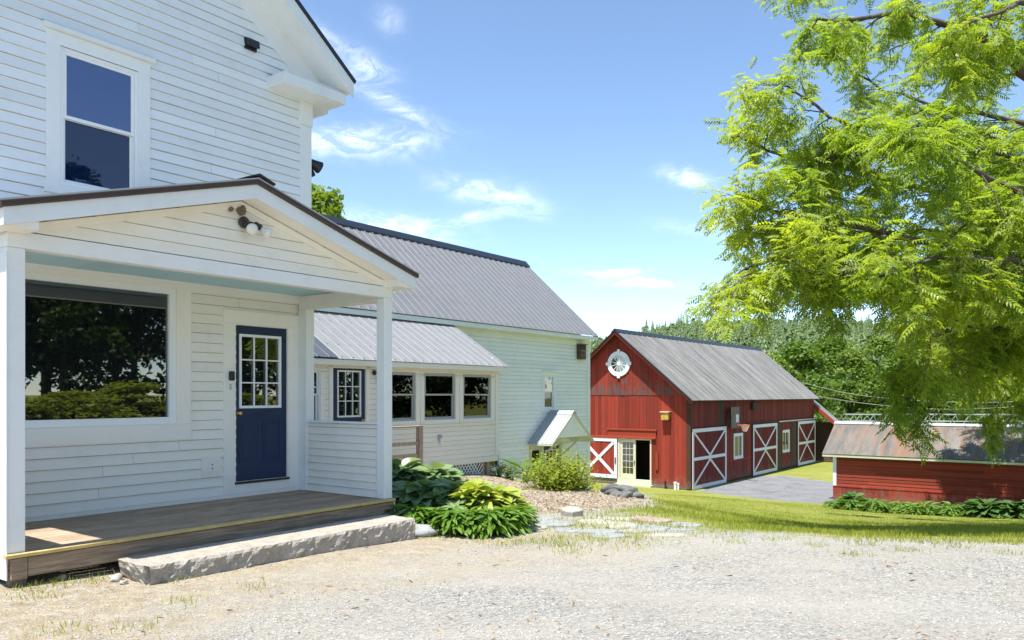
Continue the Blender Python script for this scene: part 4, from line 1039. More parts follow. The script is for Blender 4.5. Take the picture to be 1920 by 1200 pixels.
def vn(x, y, s, seed):      # cheap smooth noise
    q = np.random.default_rng(seed); r = 0
    for k in range(6):
        a = q.uniform(0, 2*PI); f = s*q.uniform(.6, 2.2); r = r+np.sin((x*math.cos(a)+y*math.sin(a))*f+q.uniform(0, 6))
    return r/6*1.6
def inpoly(x, y, poly):
    ins = np.zeros(x.shape, bool); n = len(poly)
    for i in range(n):
        x0, y0 = poly[i]; x1, y1 = poly[(i+1) % n]
        c = ((y0 > y) != (y1 > y)) & (x < (x1-x0)*(y-y0)/(y1-y0+1e-12)+x0); ins ^= c
    return ins
def sdist(x, y, poly):      # signed distance, >0 inside
    d = np.full(x.shape, 1e9); n = len(poly)
    for i in range(n):
        x0, y0 = poly[i]; x1, y1 = poly[(i+1) % n]; dx, dy = x1-x0, y1-y0
        t = np.clip(((x-x0)*dx+(y-y0)*dy)/(dx*dx+dy*dy+1e-9), 0, 1)
        d = np.minimum(d, np.hypot(x-x0-t*dx, y-y0-t*dy))
    return np.where(inpoly(x, y, poly), d, -d)
G = lambda px, py: onground(px, py)[:2]
lawn_poly = [G(1040,1012), G(1130,1010), G(1290,1000), G(1420,1000), G(1560,1008), G(1700,1013), G(1919,1018), (14, 9.5), (30, 9), (60, 20), (60, 75), (25, 75), (2, 80), (-5, 50), (2.2, 30), (2.6, 21), G(1200,925), G(1195,945), G(1120,962), G(1000,975), G(1000,1003)]
mulch_poly = [(-2.0, 11), G(1000,968), G(1080,957), G(1170,948), G(1212,945), G(1195,925), (2.6, 19), (2.0, 23), (1.0, 24.2), (-.8, 22.3), (-2.5, 19), (-4.5, 15.5)]
asph_poly = [G(1318,922), G(1375,929), G(1450,938), G(1563,946), (17.5, 39), (19.0, 44), G(1470,892), G(1425,893.5), G(1395,899), (10.2, 41.9), (9.4, 40.9)]
dirt_poly = [(-9, -3), (-2.2, 4.6), G(560,1120), G(800,1060), G(960,1030), G(1100,1015), G(1000,1000), G(960,985), (-3.5, 12), (-12, 12)]
gx = np.unique(np.r_[np.linspace(-2500, -45, 14), np.linspace(-45, -9, 30), np.linspace(-9, 14, 210), np.linspace(14, 34, 90), np.linspace(34, 110, 40), np.linspace(110, 2500, 14)])
gy = np.unique(np.r_[np.linspace(-1500, -25, 10), np.linspace(-25, 3, 26), np.linspace(3, 22, 190), np.linspace(22, 62, 130), np.linspace(62, 110, 24), np.linspace(110, 260, 8)])
X, Y = np.meshgrid(gx, gy, indexing='ij'); Z = ground(X, Y)
near = np.clip(1-np.hypot(X, Y-10)/60, 0, 1)
Z = Z+near*(vn(X, Y, 1.1, 3)*.018+vn(X, Y, 4., 5)*.006)
nz = vn(X, Y, 1.3, 8)*.32+vn(X, Y, 4.5, 9)*.2
sm = lambda d, w: np.clip(.5+d/w*.5, 0, 1)
g_l = sm(sdist(X, Y, lawn_poly)+nz*.8, 1.0+.04*Y.clip(0, 20)); g_m = sm(sdist(X, Y, mulch_poly)+nz*.5, .35)
g_a = sm(sdist(X, Y, asph_poly)+nz*.3, .25); g_d = sm(sdist(X, Y, dirt_poly)+nz*2.2, 2.4)
yard = ((np.hypot(X-5, Y-20) > 45) | (Y > 60) | (X < -14)); path_poly = [G(960,975), G(1080,962), G(1230,968), G(1310,982), G(1290,1004), G(1150,1012), G(1000,1010)]
g_l = np.where(yard, 1., g_l*(1-.48*sm(sdist(X, Y, path_poly)+nz*.6, .5)))
g_l = g_l*(1-g_m)*(1-g_a)
nx_, ny_ = X.shape; idx = np.arange(nx_*ny_).reshape(nx_, ny_)
F = np.stack([idx[:-1, :-1], idx[1:, :-1], idx[1:, 1:], idx[:-1, 1:]], -1).reshape(-1, 4)
V = np.stack([X, Y, Z], -1).reshape(-1, 3)
masks = dict(m_lawn=g_l.ravel(), m_mulch=g_m.ravel(), m_asph=g_a.ravel(), m_dirt=g_d.ravel())
def ground_mat():
    m, nt, b = newmat('ground_cover'); N = NT(nt); c = N.coord()
    def att(n): a = N.n('ShaderNodeAttribute'); a.attribute_name = n; return a.outputs['Fac']
    fine = N.noise(c, 38, 6, .75); mid = N.noise(c, 7, 6, .68); big = N.noise(c, .9, 5, .6); vf = N.noise(c, 120, 3, .6)
    vo = N.n('ShaderNodeTexVoronoi'); vo.inputs['Scale'].default_value = 55; N.l(c, vo.inputs['Vector'])
    vo2 = N.n('ShaderNodeTexVoronoi'); vo2.inputs['Scale'].default_value = 24; N.l(c, vo2.inputs['Vector'])
    cs = N.n('ShaderNodeSeparateColor'); N.l(vo.outputs['Color'], cs.inputs[0])
    cs2 = N.n('ShaderNodeSeparateColor'); N.l(vo2.outputs['Color'], cs2.inputs[0])
    # gravel: grey and beige chips
    gr = N.ramp(cs.outputs[0], [(0, (.17, .175, .175)), (.2, (.29, .28, .255)), (.55, (.41, .39, .345)), (.85, (.47, .445, .385)), (1, (.62, .60, .555))])
    gr = N.mix(N.ramp(big, [(.42, 0), (.62, .55)]), gr, (.45, .41, .34))
    gr = N.mix(N.ramp(N.noise(N.coord((.5, 1.3, 1)), .7, 4, .6), [(.45, 0), (.65, .5)]), gr, (.52, .485, .42))
    gr = N.mix(N.ramp(mid, [(.55, 0), (.72, .45)]), gr, (.27, .265, .25))
    gr = N.mix(N.ramp(fine, [(.30, .5), (.41, 0)]), gr, (.13, .125, .115))
    # dirt: warm tan with crumbs
    di = N.ramp(N.math('ADD', N.math('MULTIPLY', fine, .55), N.math('MULTIPLY', mid, .45)), [(.30, (.17, .125, .08)), (.44, (.37, .30, .205)), (.58, (.50, .43, .31)), (.75, (.62, .57, .47))])
    di = N.mix(N.ramp(cs2.outputs[0], [(.80, 0), (.88, .55)]), di, (.52, .50, .46))
    di = N.mix(N.ramp(N.noise(c, 2.6, 6, .7), [(.56, 0), (.68, .55)]), di, (.27, .20, .13))
    # lawn soil + short grass
    la = N.ramp(N.math('ADD', N.math('MULTIPLY', fine, .5), N.math('MULTIPLY', mid, .5)), [(.32, (.10, .14, .018)), (.5, (.225, .26, .045)), (.66, (.36, .36, .085))])
    la = N.mix(N.ramp(N.noise(c, .45, 5, .65), [(.42, 0), (.62, .6)]), la, (.36, .34, .10))
    # mulch
    mu = N.ramp(cs2.outputs[1], [(0, (.20, .145, .095)), (.5, (.40, .325, .24)), (1, (.56, .48, .38))])
    mu = N.mix(N.ramp(fine, [(.32, .7), (.46, 0)]), mu, (.07, .05, .035))
    # asphalt
    a_ = N.ramp(N.math('ADD', N.math('MULTIPLY', vf, .5), N.math('MULTIPLY', big, .5)), [(.35, (.17, .175, .185)), (.65, (.30, .30, .305))])
    vc = N.n('ShaderNodeTexVoronoi', feature='DISTANCE_TO_EDGE'); vc.inputs['Scale'].default_value = .55
    wv = N.n('ShaderNodeVectorMath', operation='ADD'); nn = N.n('ShaderNodeTexNoise'); nn.inputs['Scale'].default_value = 1.4; N.l(c, nn.inputs['Vector']); N.l(c, wv.inputs[0]); N.l(nn.outputs['Color'], wv.inputs[1]); N.l(wv.outputs[0], vc.inputs['Vector'])
    a_ = N.mix(N.ramp(vc.outputs['Distance'], [(0, .8), (.018, 0)]), a_, (.09, .09, .09))
    def edge(mk, k, lo=.40, hi=.60):
        return N.ramp(N.math('ADD', mk, N.math('MULTIPLY', N.math('SUBTRACT', N.math('ADD', N.math('MULTIPLY', fine, .5), N.math('MULTIPLY', mid, .5)), .5), k)), [(lo, 0), (hi, 1)])
    o = N.mix(edge(att('m_dirt'), 1.2, .3, .7), gr, di)
    o = N.mix(edge(att('m_lawn'), 2.4), o, la)
    o = N.mix(edge(att('m_mulch'), 1.4), o, mu)
    o = N.mix(edge(att('m_asph'), .6), o, a_)
    N.l(o, b.inputs['Base Color']); b.inputs['Roughness'].default_value = .95; b.inputs['Specular IOR Level'].default_value = .15
    h = N.math('ADD', N.math('MULTIPLY', vo.outputs['Distance'], .5), N.math('ADD', fine, N.math('MULTIPLY', mid, 1.2)))
    N.bump(h, .8, .045, b)
    return m
M['ground'] = ground_mat()
fm = lambda k: masks[k][F].mean(1)
zone = np.zeros(len(F), int); zone[fm('m_lawn') > .5] = 1; zone[fm('m_mulch') > .5] = 2; zone[fm('m_asph') > .5] = 3
cen = V[F].mean(1)
for k, nm_, lab in ((0, 'driveway', None), (1, 'lawn', None), (2, 'mulch_bed', None), (3, 'asphalt_pad', None)):
    f = F[zone == k]; u, inv = np.unique(f, return_inverse=True); f2 = inv.reshape(f.shape)
    o = np_obj(nm_, V[u], f2, M['ground'], smooth=True); o['kind'] = 'structure'
    for a, v in masks.items():
        at = o.data.attributes.new(a, 'FLOAT', 'POINT'); at.data.foreach_set('value', np.ascontiguousarray(v[u], np.float32))
def maskval(name, x, y):
    i = np.clip(np.searchsorted(gx, x)-1, 0, len(gx)-2); j = np.clip(np.searchsorted(gy, y)-1, 0, len(gy)-2)
    m = masks[name].reshape(X.shape); tx = (x-gx[i])/(gx[i+1]-gx[i]); ty = (y-gy[j])/(gy[j+1]-gy[j])
    return m[i, j]*(1-tx)*(1-ty)+m[i+1, j]*tx*(1-ty)+m[i, j+1]*(1-tx)*ty+m[i+1, j+1]*tx*ty

# far hills: polar sheet
HP = [(-4000, 40), (300, 45), (900, 60), (1000, 84), (1060, 96), (1100, 106), (1122, 112), (1150, 112), (1192, 117), (1214, 128), (1259, 141), (1325, 148), (1380, 147), (1500, 150), (1620, 148), (1800, 140), (1920, 135), (2400, 110), (5000, 70)]
hpx = np.array([p[0] for p in HP], float); hh = np.array([p[1] for p in HP], float)
def hill(az, r):
    px = 960+FPX*np.tan(np.clip(az, -1.2, 1.2)); top = CZ+np.interp(px, hpx, hh)/FPX*900-17
    t = np.clip((r-170)/(900-170), 0, 1); s = t**1.15
    return np.where(r <= 900, -4.6+(top+4.6)*s, top-(r-900)*.08)+vn(az*260, r*.05, .5, 2)*2.0*t
az = np.linspace(-1.15, 1.15, 190); rr = np.linspace(150, 1500, 60); A, Rr = np.meshgrid(az, rr, indexing='ij')
V2 = np.stack([np.sin(A)*Rr/np.cos(A)*np.cos(A), np.cos(A)*Rr, hill(A, Rr*np.cos(A))], -1).reshape(-1, 3)
i2 = np.arange(190*60).reshape(190, 60); F2 = np.stack([i2[:-1, :-1], i2[1:, :-1], i2[1:, 1:], i2[:-1, 1:]], -1).reshape(-1, 4)
hm = plain('hill_floor', (.06, .085, .03), .95, var=.3)
np_obj('hills', V2, F2, hm, smooth=True)['kind'] = 'structure'

# ================================================================== FOLIAGE BUILDERS
def rotm(d, roll):
    """(n,3) unit dirs -> rotation with local +x along d and +z near up, rolled"""
    d = d/np.linalg.norm(d, axis=1, keepdims=True)
    up = np.tile([0, 0, 1.], (len(d), 1)); s = np.cross(up, d); ln = np.linalg.norm(s, axis=1, keepdims=True); s = np.where(ln < 1e-3, [[0, 1., 0]], s/np.maximum(ln, 1e-6)); u = np.cross(d, s)
    c, q = np.cos(roll)[:, None], np.sin(roll)[:, None]; y = s*c+u*q; z = -s*q+u*c
    return np.stack([d, y, z], -1)
def scatter(T, Fq, P, Rm, S):
    """template verts T(k,3), faces Fq(m,4); positions, rotations, scales -> V,F"""
    n = len(P); k = len(T); Vv = np.einsum('nij,kj->nki', Rm, T)*np.asarray(S)[:, None, None]+P[:, None, :]
    return Vv.reshape(-1, 3), (Fq[None]+(np.arange(n)*k)[:, None, None]).reshape(-1, Fq.shape[1])
def frond_template():
    T = []; Fq = []
    def lf(o, d, l, w, dz):
        d = np.array(d, float); d /= np.linalg.norm(d); s = np.array([-d[1], d[0], 0.]); b = len(T); o = np.array(o, float)
        T.extend([o, o+d*l*.42+s*w/2+[0, 0, -.004], o+d*l+[0, 0, dz], o+d*l*.42-s*w/2+[0, 0, -.004]]); Fq.append([b, b+1, b+2, b+3])
    n = 6
    for k in range(n):
        t = .07+.29*k/(n-1); z = -.7*t*t; l = .128*math.sin(PI*(.25+.6*k/(n-1)))**.5
        for s in (1, -1): lf((t, 0, z), (.6, s*.8, .04*((k*7) % 3-1)), l*(1+.10*((k*5+s) % 3-1)), .042, -.03-.012*((k*3+s) % 3))
    lf((.37, 0, -.7*.37**2), (1, 0, 0), .125, .044, -.035)
    return np.array(T), np.array(Fq)
FT, FF = frond_template()

def limb_curve(pts, n):
    P = [Vector(p) for p in pts]; out = []
    for i in range(len(P)-1):
        p0 = P[max(i-1, 0)]; p1 = P[i]; p2 = P[i+1]; p3 = P[min(i+2, len(P)-1)]
        for k in range(n):
            t = k/n; out.append(.5*((2*p1)+(p2-p0)*t+(2*p0-5*p1+4*p2-p3)*t*t+(3*p1-p0-3*p2+p3)*t**3))
    out.append(P[-1]); return out

# ------------------------------------------------------------------ the big walnut on the right
TX, TY = 13.4, 15.6; TZ = gz1(TX, TY)
big = thing('walnut_tree', 'large bright green tree with feathery compound leaves overhanging the lawn and red shed', 'tree', (TX, TY, TZ))
B0 = Vector((TX, TY, TZ))
def lp(px, py, d): return Vector(wp(px, py, d))
fork = Vector((TX-.3, TY-.1, 3.3)); top = Vector((TX-.9, TY+.2, 8.5))
limbs = [
 ([fork+Vector((0,0,2.2)), lp(2010,200,15), lp(1870,100,14.4), lp(1790,45,14), lp(1660,30,13.6), lp(1515,40,13.2)], .15),
 ([fork+Vector((0,0,1.2)), lp(2040,300,14.6), lp(1910,300,13.8), lp(1720,245,13.2), lp(1580,225,12.8), lp(1475,160,12.6)], .10),
 ([fork+Vector((0,0,.9)), lp(2050,420,15.2), lp(1880,410,15), lp(1660,330,14.8), lp(1490,300,14.4), lp(1378,250,14.2)], .12),
 ([fork+Vector((0,0,.6)), lp(2040,500,14.2), lp(1850,470,13.4), lp(1620,430,12.8), lp(1460,395,12.6), lp(1402,382,12.4)], .11),
 ([fork+Vector((0,0,.4)), lp(2060,560,15.4), lp(1860,560,15.4), lp(1640,500,15.2), lp(1470,485,15), lp(1360,532,14.8)], .11),
 ([fork, lp(2050,620,14.6), lp(1900,620,13.6), lp(1800,615,13.2), lp(1715,660,13), lp(1695,755,13)], .08),
 ([fork, lp(2060,640,14.8), lp(1930,640,14.2), lp(1860,650,13.8), lp(1800,680,13.4)], .07),
 ([fork+Vector((0,0,.5)), lp(2040,520,14), lp(1820,515,12.6), lp(1640,510,12), lp(1520,505,11.8), lp(1390,520,11.8)], .09),
 ([fork+Vector((0,0,3.6)), lp(2000,0,15.5), lp(1850,-90,15.2), lp(1680,-80,15), lp(1520,-40,14.6)], .11),
 ([fork+Vector((0,0,2)), lp(2030,260,17), lp(1860,220,17.6), lp(1690,180,17.8), lp(1560,110,17.6)], .10),
 ([fork+Vector((0,0,1)), lp(2040,430,13), lp(1900,360,11.8), lp(1780,290,11.2), lp(1690,250,11)], .09),
 ([fork+Vector((0,0,.6)), lp(2050,560,17), lp(1850,480,18), lp(1650,400,18.3), lp(1530,360,18.2)], .10),
 ([fork+Vector((0,0,.3)), lp(2030,560,13), lp(1920,500,11.6), lp(1800,480,11), lp(1700,500,10.8)], .08),
 ([fork+Vector((0,0,.2)), lp(2060,640,15.6), lp(1930,580,16.2), lp(1780,550,16.4), lp(1650,550,16.2)], .09),
 ([fork+Vector((0,0,3)), lp(2060,60,14.5), lp(1960,10,13.2), lp(1870,20,12.4), lp(1760,90,12.2)], .09),
 ([fork+Vector((0,0,.7)), lp(2040,480,16), lp(1850,430,16.4), lp(1660,440,16), lp(1540,430,15.6), lp(1400,455,15.4)], .09),
 ([fork+Vector((0,0,1.4)), lp(2030,380,14), lp(1850,350,13.2), lp(1680,300,13), lp(1560,290,12.9), lp(1500,330,12.8)], .09),
 ([fork+Vector((0,0,.5)), lp(2030,560,14.6), lp(1850,540,14), lp(1700,520,13.6), lp(1600,520,13.4), lp(1530,545,13.2)], .08),
 ([fork+Vector((0,0,2)), Vector((TX+3, TY+2, 7)), Vector((TX+5.5, TY+2.5, 8))], .11),
 ([fork+Vector((0,0,1)), Vector((TX+3, TY-1, 5)), Vector((TX+6, TY-2, 5.6))], .10),
 ([fork+Vector((0,0,3)), Vector((TX+1, TY+4, 8.5)), Vector((TX, TY+7, 9))], .10),
 ([fork+Vector((0,0,.8)), Vector((TX+.5, TY+3.5, 5)), Vector((TX-1.5, TY+7, 5.4)), Vector((TX-3.5, TY+9, 5.0))], .11),
 ([fork+Vector((0,0,.4)), Vector((TX+2.0, TY+3.5, 4.4)), Vector((TX+2.5, TY+7, 4.6))], .10),
]
rnd = random.Random(17); q = np.random.default_rng(17)
tb = MB(); tb.tube([p-B0 for p in limb_curve([B0+Vector((0,0,-.3)), B0+Vector((0,0,.5)), Vector((TX-.1,TY,2)), fork, Vector((TX-.5,TY,6)), top, top+Vector((-.6,.2,3))], 5)], list(np.r_[.62, .50, .46, .44, .43, np.linspace(.42, .05, 26)]), 12)
FP = []; FD = []; FS = []
def add_fronds(p, d, n, sp=.10):
    for _ in range(n):
        a = rnd.uniform(0, 2*PI); dd = Vector((math.cos(a), math.sin(a), rnd.uniform(-.45, .45)))+d*.55
        FP.append(p+Vector((rnd.uniform(-sp, sp), rnd.uniform(-sp, sp), rnd.uniform(-sp, sp)))); FD.append(dd.normalized()); FS.append(rnd.uniform(.46, .9))
def twig(p, d, L, r, lv):
    pts = [p]; n = 4; dd = d.normalized()
    for k in range(n):
        dd = (dd+Vector((rnd.uniform(-.22, .22), rnd.uniform(-.22, .22), rnd.uniform(-.22, .16)-.05*lv))).normalized(); pts.append(pts[-1]+dd*L/n)
    tb.tube([x-B0 for x in pts], [r*(1-.75*k/n) for k in range(n+1)], 5 if lv < 2 else 4, False)
    if lv >= 2:
        for k in (1, 2, 3, 4): add_fronds(pts[k], dd, (0, 1, 1, 1, 3)[k])
    else:
        for k in range(1, n+1):
            for _ in range(2):
                a = Vector((rnd.uniform(-1, 1), rnd.uniform(-1, 1), rnd.uniform(-.7, .55))); twig(pts[k], dd*.8+a.normalized()*.85, L*rnd.uniform(.30, .5), r*.42, lv+1)
for pts, r in limbs:
    C = limb_curve(pts, 5); n = len(C); 
    C = [c+Vector((rnd.uniform(-.06, .06), rnd.uniform(-.06, .06), rnd.uniform(-.06, .06))) if 0 < i < n-1 else c for i, c in enumerate(C)]
    tb.tube([c-B0 for c in C], [r*(1-.86*(i/(n-1))**.8) for i in range(n)], 8)
    LL = sum((a-b).length for a, b in zip(C, C[1:])); m = int(LL*2.05)
    for k in range(m):
        t = .26+.74*(k+rnd.random())/m; i = min(int(t*(n-1)), n-2); f = t*(n-1)-i; p = C[i].lerp(C[i+1], f); d = (C[i+1]-C[i]).normalized()
        a = Vector((rnd.uniform(-1, 1), rnd.uniform(-1, 1), rnd.uniform(-.75, .75))).normalized()
        twig(p, d*.75+a, rnd.uniform(.6, 1.2)*(1.12-.45*t), max(.012, r*.25*(1-t*.6)), 1)
    add_fronds(C[-1], d, 6)
tb.build('trunk', M['bark'], big, smooth=True)
FP = np.array(FP); FD = np.array(FD); FS = np.array(FS)
FV, FFc = scatter(FT, FF, FP-np.array(B0), rotm(FD, q.normal(0, .45, len(FP))), FS)
np_obj('crown', FV, FFc, M['leafbig'], big)
big2 = copy_tree(big); big2.location = (24.4, 29.3, gz1(24.4, 29.3)); big2.rotation_euler = (0, 0, R(-27)); big2.scale = (.85, .85, 1.22); big2['label'] = 'second bright green feathery tree farther back, its leaves filling the right edge above the shed'
print('walnut fronds', len(FP), 'faces', len(FFc))

# ------------------------------------------------------------------ broadleaf trees of the far treeline
def crown_mesh(h, rad, nblob, nleaf, lsz, seed, zb=.14):
    q = np.random.default_rng(seed); blobs = []
    for _ in range(nblob):
        t = q.uniform(0, 1)**.8; zz_ = h*(zb+(1-zb)*t*.93); rr_ = rad*(math.sin(PI*min(1, .18+.82*t))**.6)*q.uniform(.35, .95); a = q.uniform(0, 2*PI)
        blobs.append((rr_*math.cos(a)*.85, rr_*math.sin(a)*.85, zz_, rad*q.uniform(.24, .42)))
    b = np.array(blobs); i = q.integers(0, nblob, nleaf); u = q.normal(size=(nleaf, 3)); u /= np.linalg.norm(u, axis=1, keepdims=True); u[:, 2] = np.where(u[:, 2] < -.3, -u[:, 2]*.6, u[:, 2])
    P = b[i, :3]+u*(b[i, 3]*q.uniform(.72, 1.06, nleaf))[:, None]*[1, 1, .8]
    nrm = u+q.normal(0, .55, (nleaf, 3)); d = np.cross(nrm, q.normal(size=(nleaf, 3))); 
    T = np.array([[-.5, 0, 0], [0, .34, .06], [.5, 0, 0], [0, -.34, .06]]); Rm = rotm(d, q.uniform(-.8, .8, nleaf))
    return scatter(T, np.array([[0, 1, 2, 3]]), P, Rm, lsz*q.uniform(.6, 1.25, nleaf))
def trunk_mb(h, rad, seed, r=.22):
    rnd = random.Random(seed); t = MB(); t.tube([(0, 0, -.8), (.05, 0, h*.3), (-.05, .08, h*.6), (0, 0, h*.92)], [r*1.2, r, r*.6, .04], 7)
    for k in range(7):
        a = rnd.uniform(0, 6.28); z0 = h*rnd.uniform(.25, .6); t.tube([(0, 0, z0), (rad*.4*math.cos(a), rad*.4*math.sin(a), z0+h*.12), (rad*.75*math.cos(a), rad*.75*math.sin(a), z0+h*.24)], [r*.45, r*.3, .03], 5)
    return t
protos = []
for k, (h, rad, mat) in enumerate(((13, 4.4, 'leafbg'), (14.5, 4.0, 'leafbg2'), (12, 4.8, 'leafbg'), (15, 4.2, 'leafbg2'))):
    Vc, Fc = crown_mesh(h, rad, 46, 5200, .50, 100+k)
    me = np_obj('crown', Vc, Fc, M[mat]); tk = trunk_mb(h, rad, k).build('trunk', M['bark'], None, smooth=True)
    protos.append((me, tk, h))
def place_tree(k, loc, s, rz, label, group, name='broadleaf_tree', cat='tree', mat=None):
    t = thing(name, label, cat, loc, rz, group); t.scale = (s[0], s[0], s[1])
    for src in protos[k][:2]:
        c = src.copy(); COL.objects.link(c); c.parent = t
        if mat and src is protos[k][0]: c.data = c.data.copy(); c.data.materials.clear(); c.data.materials.append(mat)
    return t
# (pixel column, top row, distance, kind)
TL = [(1448,668,86,0,'yellow-green rounded tree rising just right of the barn ridge end'),(1500,640,96,2,'broad green tree above the far eave corner of the barn'),(1555,632,104,0,'dense green tree standing above the barn lean-to'),
 (1600,650,88,3,'lighter green tree above the left end of the steel truss'),(1650,628,100,1,'tall tree behind the hanging walnut tips, above the middle of the steel truss'),(1708,640,90,2,'rounded green tree behind the lowest hanging walnut spray'),(1760,622,104,3,'tall pale green tree behind the walnut, left of its bare lower limb'),
 (1815,640,92,0,'dark green tree behind the bare lower limb of the walnut'),(1868,630,98,1,'tree behind the walnut above the right part of the shed ridge'),(1925,640,90,2,'tree at the right edge of the photo behind the walnut'),
 (1530,700,74,2,'low bushy tree beside the barn eave corner'),(1590,712,78,0,'low green tree under the upper overhead wire'),(1655,706,76,2,'low bushy tree behind the right part of the steel truss'),(1725,716,78,0,'low green tree crossed by the lower overhead wire'),(1800,712,76,2,'low bushy tree right of the walnut spray above the shed ridge'),(1870,715,79,3,'low tree above the shed ridge near the right edge'),(1940,712,76,0,'low bushy tree cut by the right edge of the photo')]
rnd = random.Random(23)
for px, py, d, k, lab in TL:
    x, y, zt2 = wp(px, py, d); zg = gz1(x, y); s = (zt2-zg)/protos[k][2]
    place_tree(k, (x, y, zg-.2), (s*rnd.uniform(.95, 1.2), s), rnd.uniform(0, 6), lab, 'trees beyond the barn and shed', mat=M['leafbg2'] if px == 1448 else None)
# tree behind the house
x, y, zt2 = wp(592, 338, 40); s = (zt2-gz1(x, y))/protos[1][2]
place_tree(1, (x, y, gz1(x, y)-.2), (s*.8, s), 1., 'bright green treetop peeking between the house corner and the wing roof', None, mat=M['leafbg2'])
# trees across the yard, seen as reflections in the glass
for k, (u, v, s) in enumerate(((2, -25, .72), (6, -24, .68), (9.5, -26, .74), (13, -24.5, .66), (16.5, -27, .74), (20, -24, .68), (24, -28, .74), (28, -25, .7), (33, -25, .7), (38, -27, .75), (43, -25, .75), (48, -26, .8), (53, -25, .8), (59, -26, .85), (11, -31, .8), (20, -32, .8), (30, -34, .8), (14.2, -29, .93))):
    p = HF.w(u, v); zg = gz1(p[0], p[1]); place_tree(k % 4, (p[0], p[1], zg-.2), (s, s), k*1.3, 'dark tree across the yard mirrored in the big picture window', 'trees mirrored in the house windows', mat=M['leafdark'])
for k, (u, v) in enumerate(((6, -19.5), (8.5, -20), (11, -19.3), (13.6, -20.2), (16, -19.6), (18.6, -20), (21, -19.5), (24, -20), (28, -20), (32, -20.5), (36, -20), (40, -20.4), (44, -20), (49, -20.5), (54, -20), (3, -20))):
    p = HF.w(u, v); zg = gz1(p[0], p[1]); t = place_tree(k % 4, (p[0], p[1], zg-.25), (.50, .165), k*2.1, 'sunlit green bush mirrored in the lower part of the big picture window', 'bushes mirrored in the house windows', 'bush', 'bush', M['shrub'])
for me, tk, h in protos: bpy.data.objects.remove(me); bpy.data.objects.remove(tk)

# ------------------------------------------------------------------ forest on the hills
q = np.random.default_rng(77)
def conifer():
    T = []; Fq = []; q2 = np.random.default_rng(3)
    for lv in range(9):
        t = lv/9; r = .20*(1-t)**.8+.015; z = .12+.88*t
        for k in range(6):
            a = 2*PI*(k+.5*(lv % 2))/6+q2.uniform(-.3, .3); b = len(T); rr_ = r*q2.uniform(.7, 1.2); w = .42
            T += [(0, 0, z+.06), (rr_*.6*math.cos(a-w), rr_*.6*math.sin(a-w), z-.03), (rr_*math.cos(a), rr_*math.sin(a), z-.065), (rr_*.6*math.cos(a+w), rr_*.6*math.sin(a+w), z-.03)]; Fq.append([b, b+1, b+2, b+3])
    b = len(T); T += [(-.012, 0, .9), (.012, 0, .9), (0, .004, 1.06), (-.004, 0, 1.06)]; Fq.append([b, b+1, b+2, b+3]); return np.array(T), np.array(Fq)
CT, CF = conifer()
Vb, Fb = crown_mesh(1., .30, 16, 150, .16, 5, .15)
n = 3000; px = q.uniform(1040, 2250, n); a = np.arctan((px-960)/FPX); r = 300+620*q.uniform(0, 1, n)**.85
ridge = q.integers(0, n, 230); r[ridge] = q.uniform(860, 925, 230)
xx = np.tan(a)*r; P = np.stack([xx, r, hill(a, r)-1.0], -1); con = (q.random(n) < .62); con[ridge] = q.random(230) < .75
def rz_m(n): t = q.uniform(0, 2*PI, n); z0 = np.zeros(n); o = np.ones(n); return np.stack([np.stack([np.cos(t), -np.sin(t), z0], -1), np.stack([np.sin(t), np.cos(t), z0], -1), np.stack([z0, z0, o], -1)], -2)
Sc = q.uniform(11, 20, n); Sc[ridge] *= q.uniform(.8, 1.35, 230)
V1, F1 = scatter(CT, CF, P[con], rz_m(con.sum()), Sc[con]*1.05)
V3, F3 = scatter(Vb, Fb, P[~con], rz_m((~con).sum()), Sc[~con]*.9)
fo = np_obj('hill_forest', np.r_[V1, V3], np.r_[F1, F3+len(V1)], M['forest']); tag(fo, 'mixed conifer and broadleaf forest covering the far hill behind the barn', 'forest', None, 'stuff')
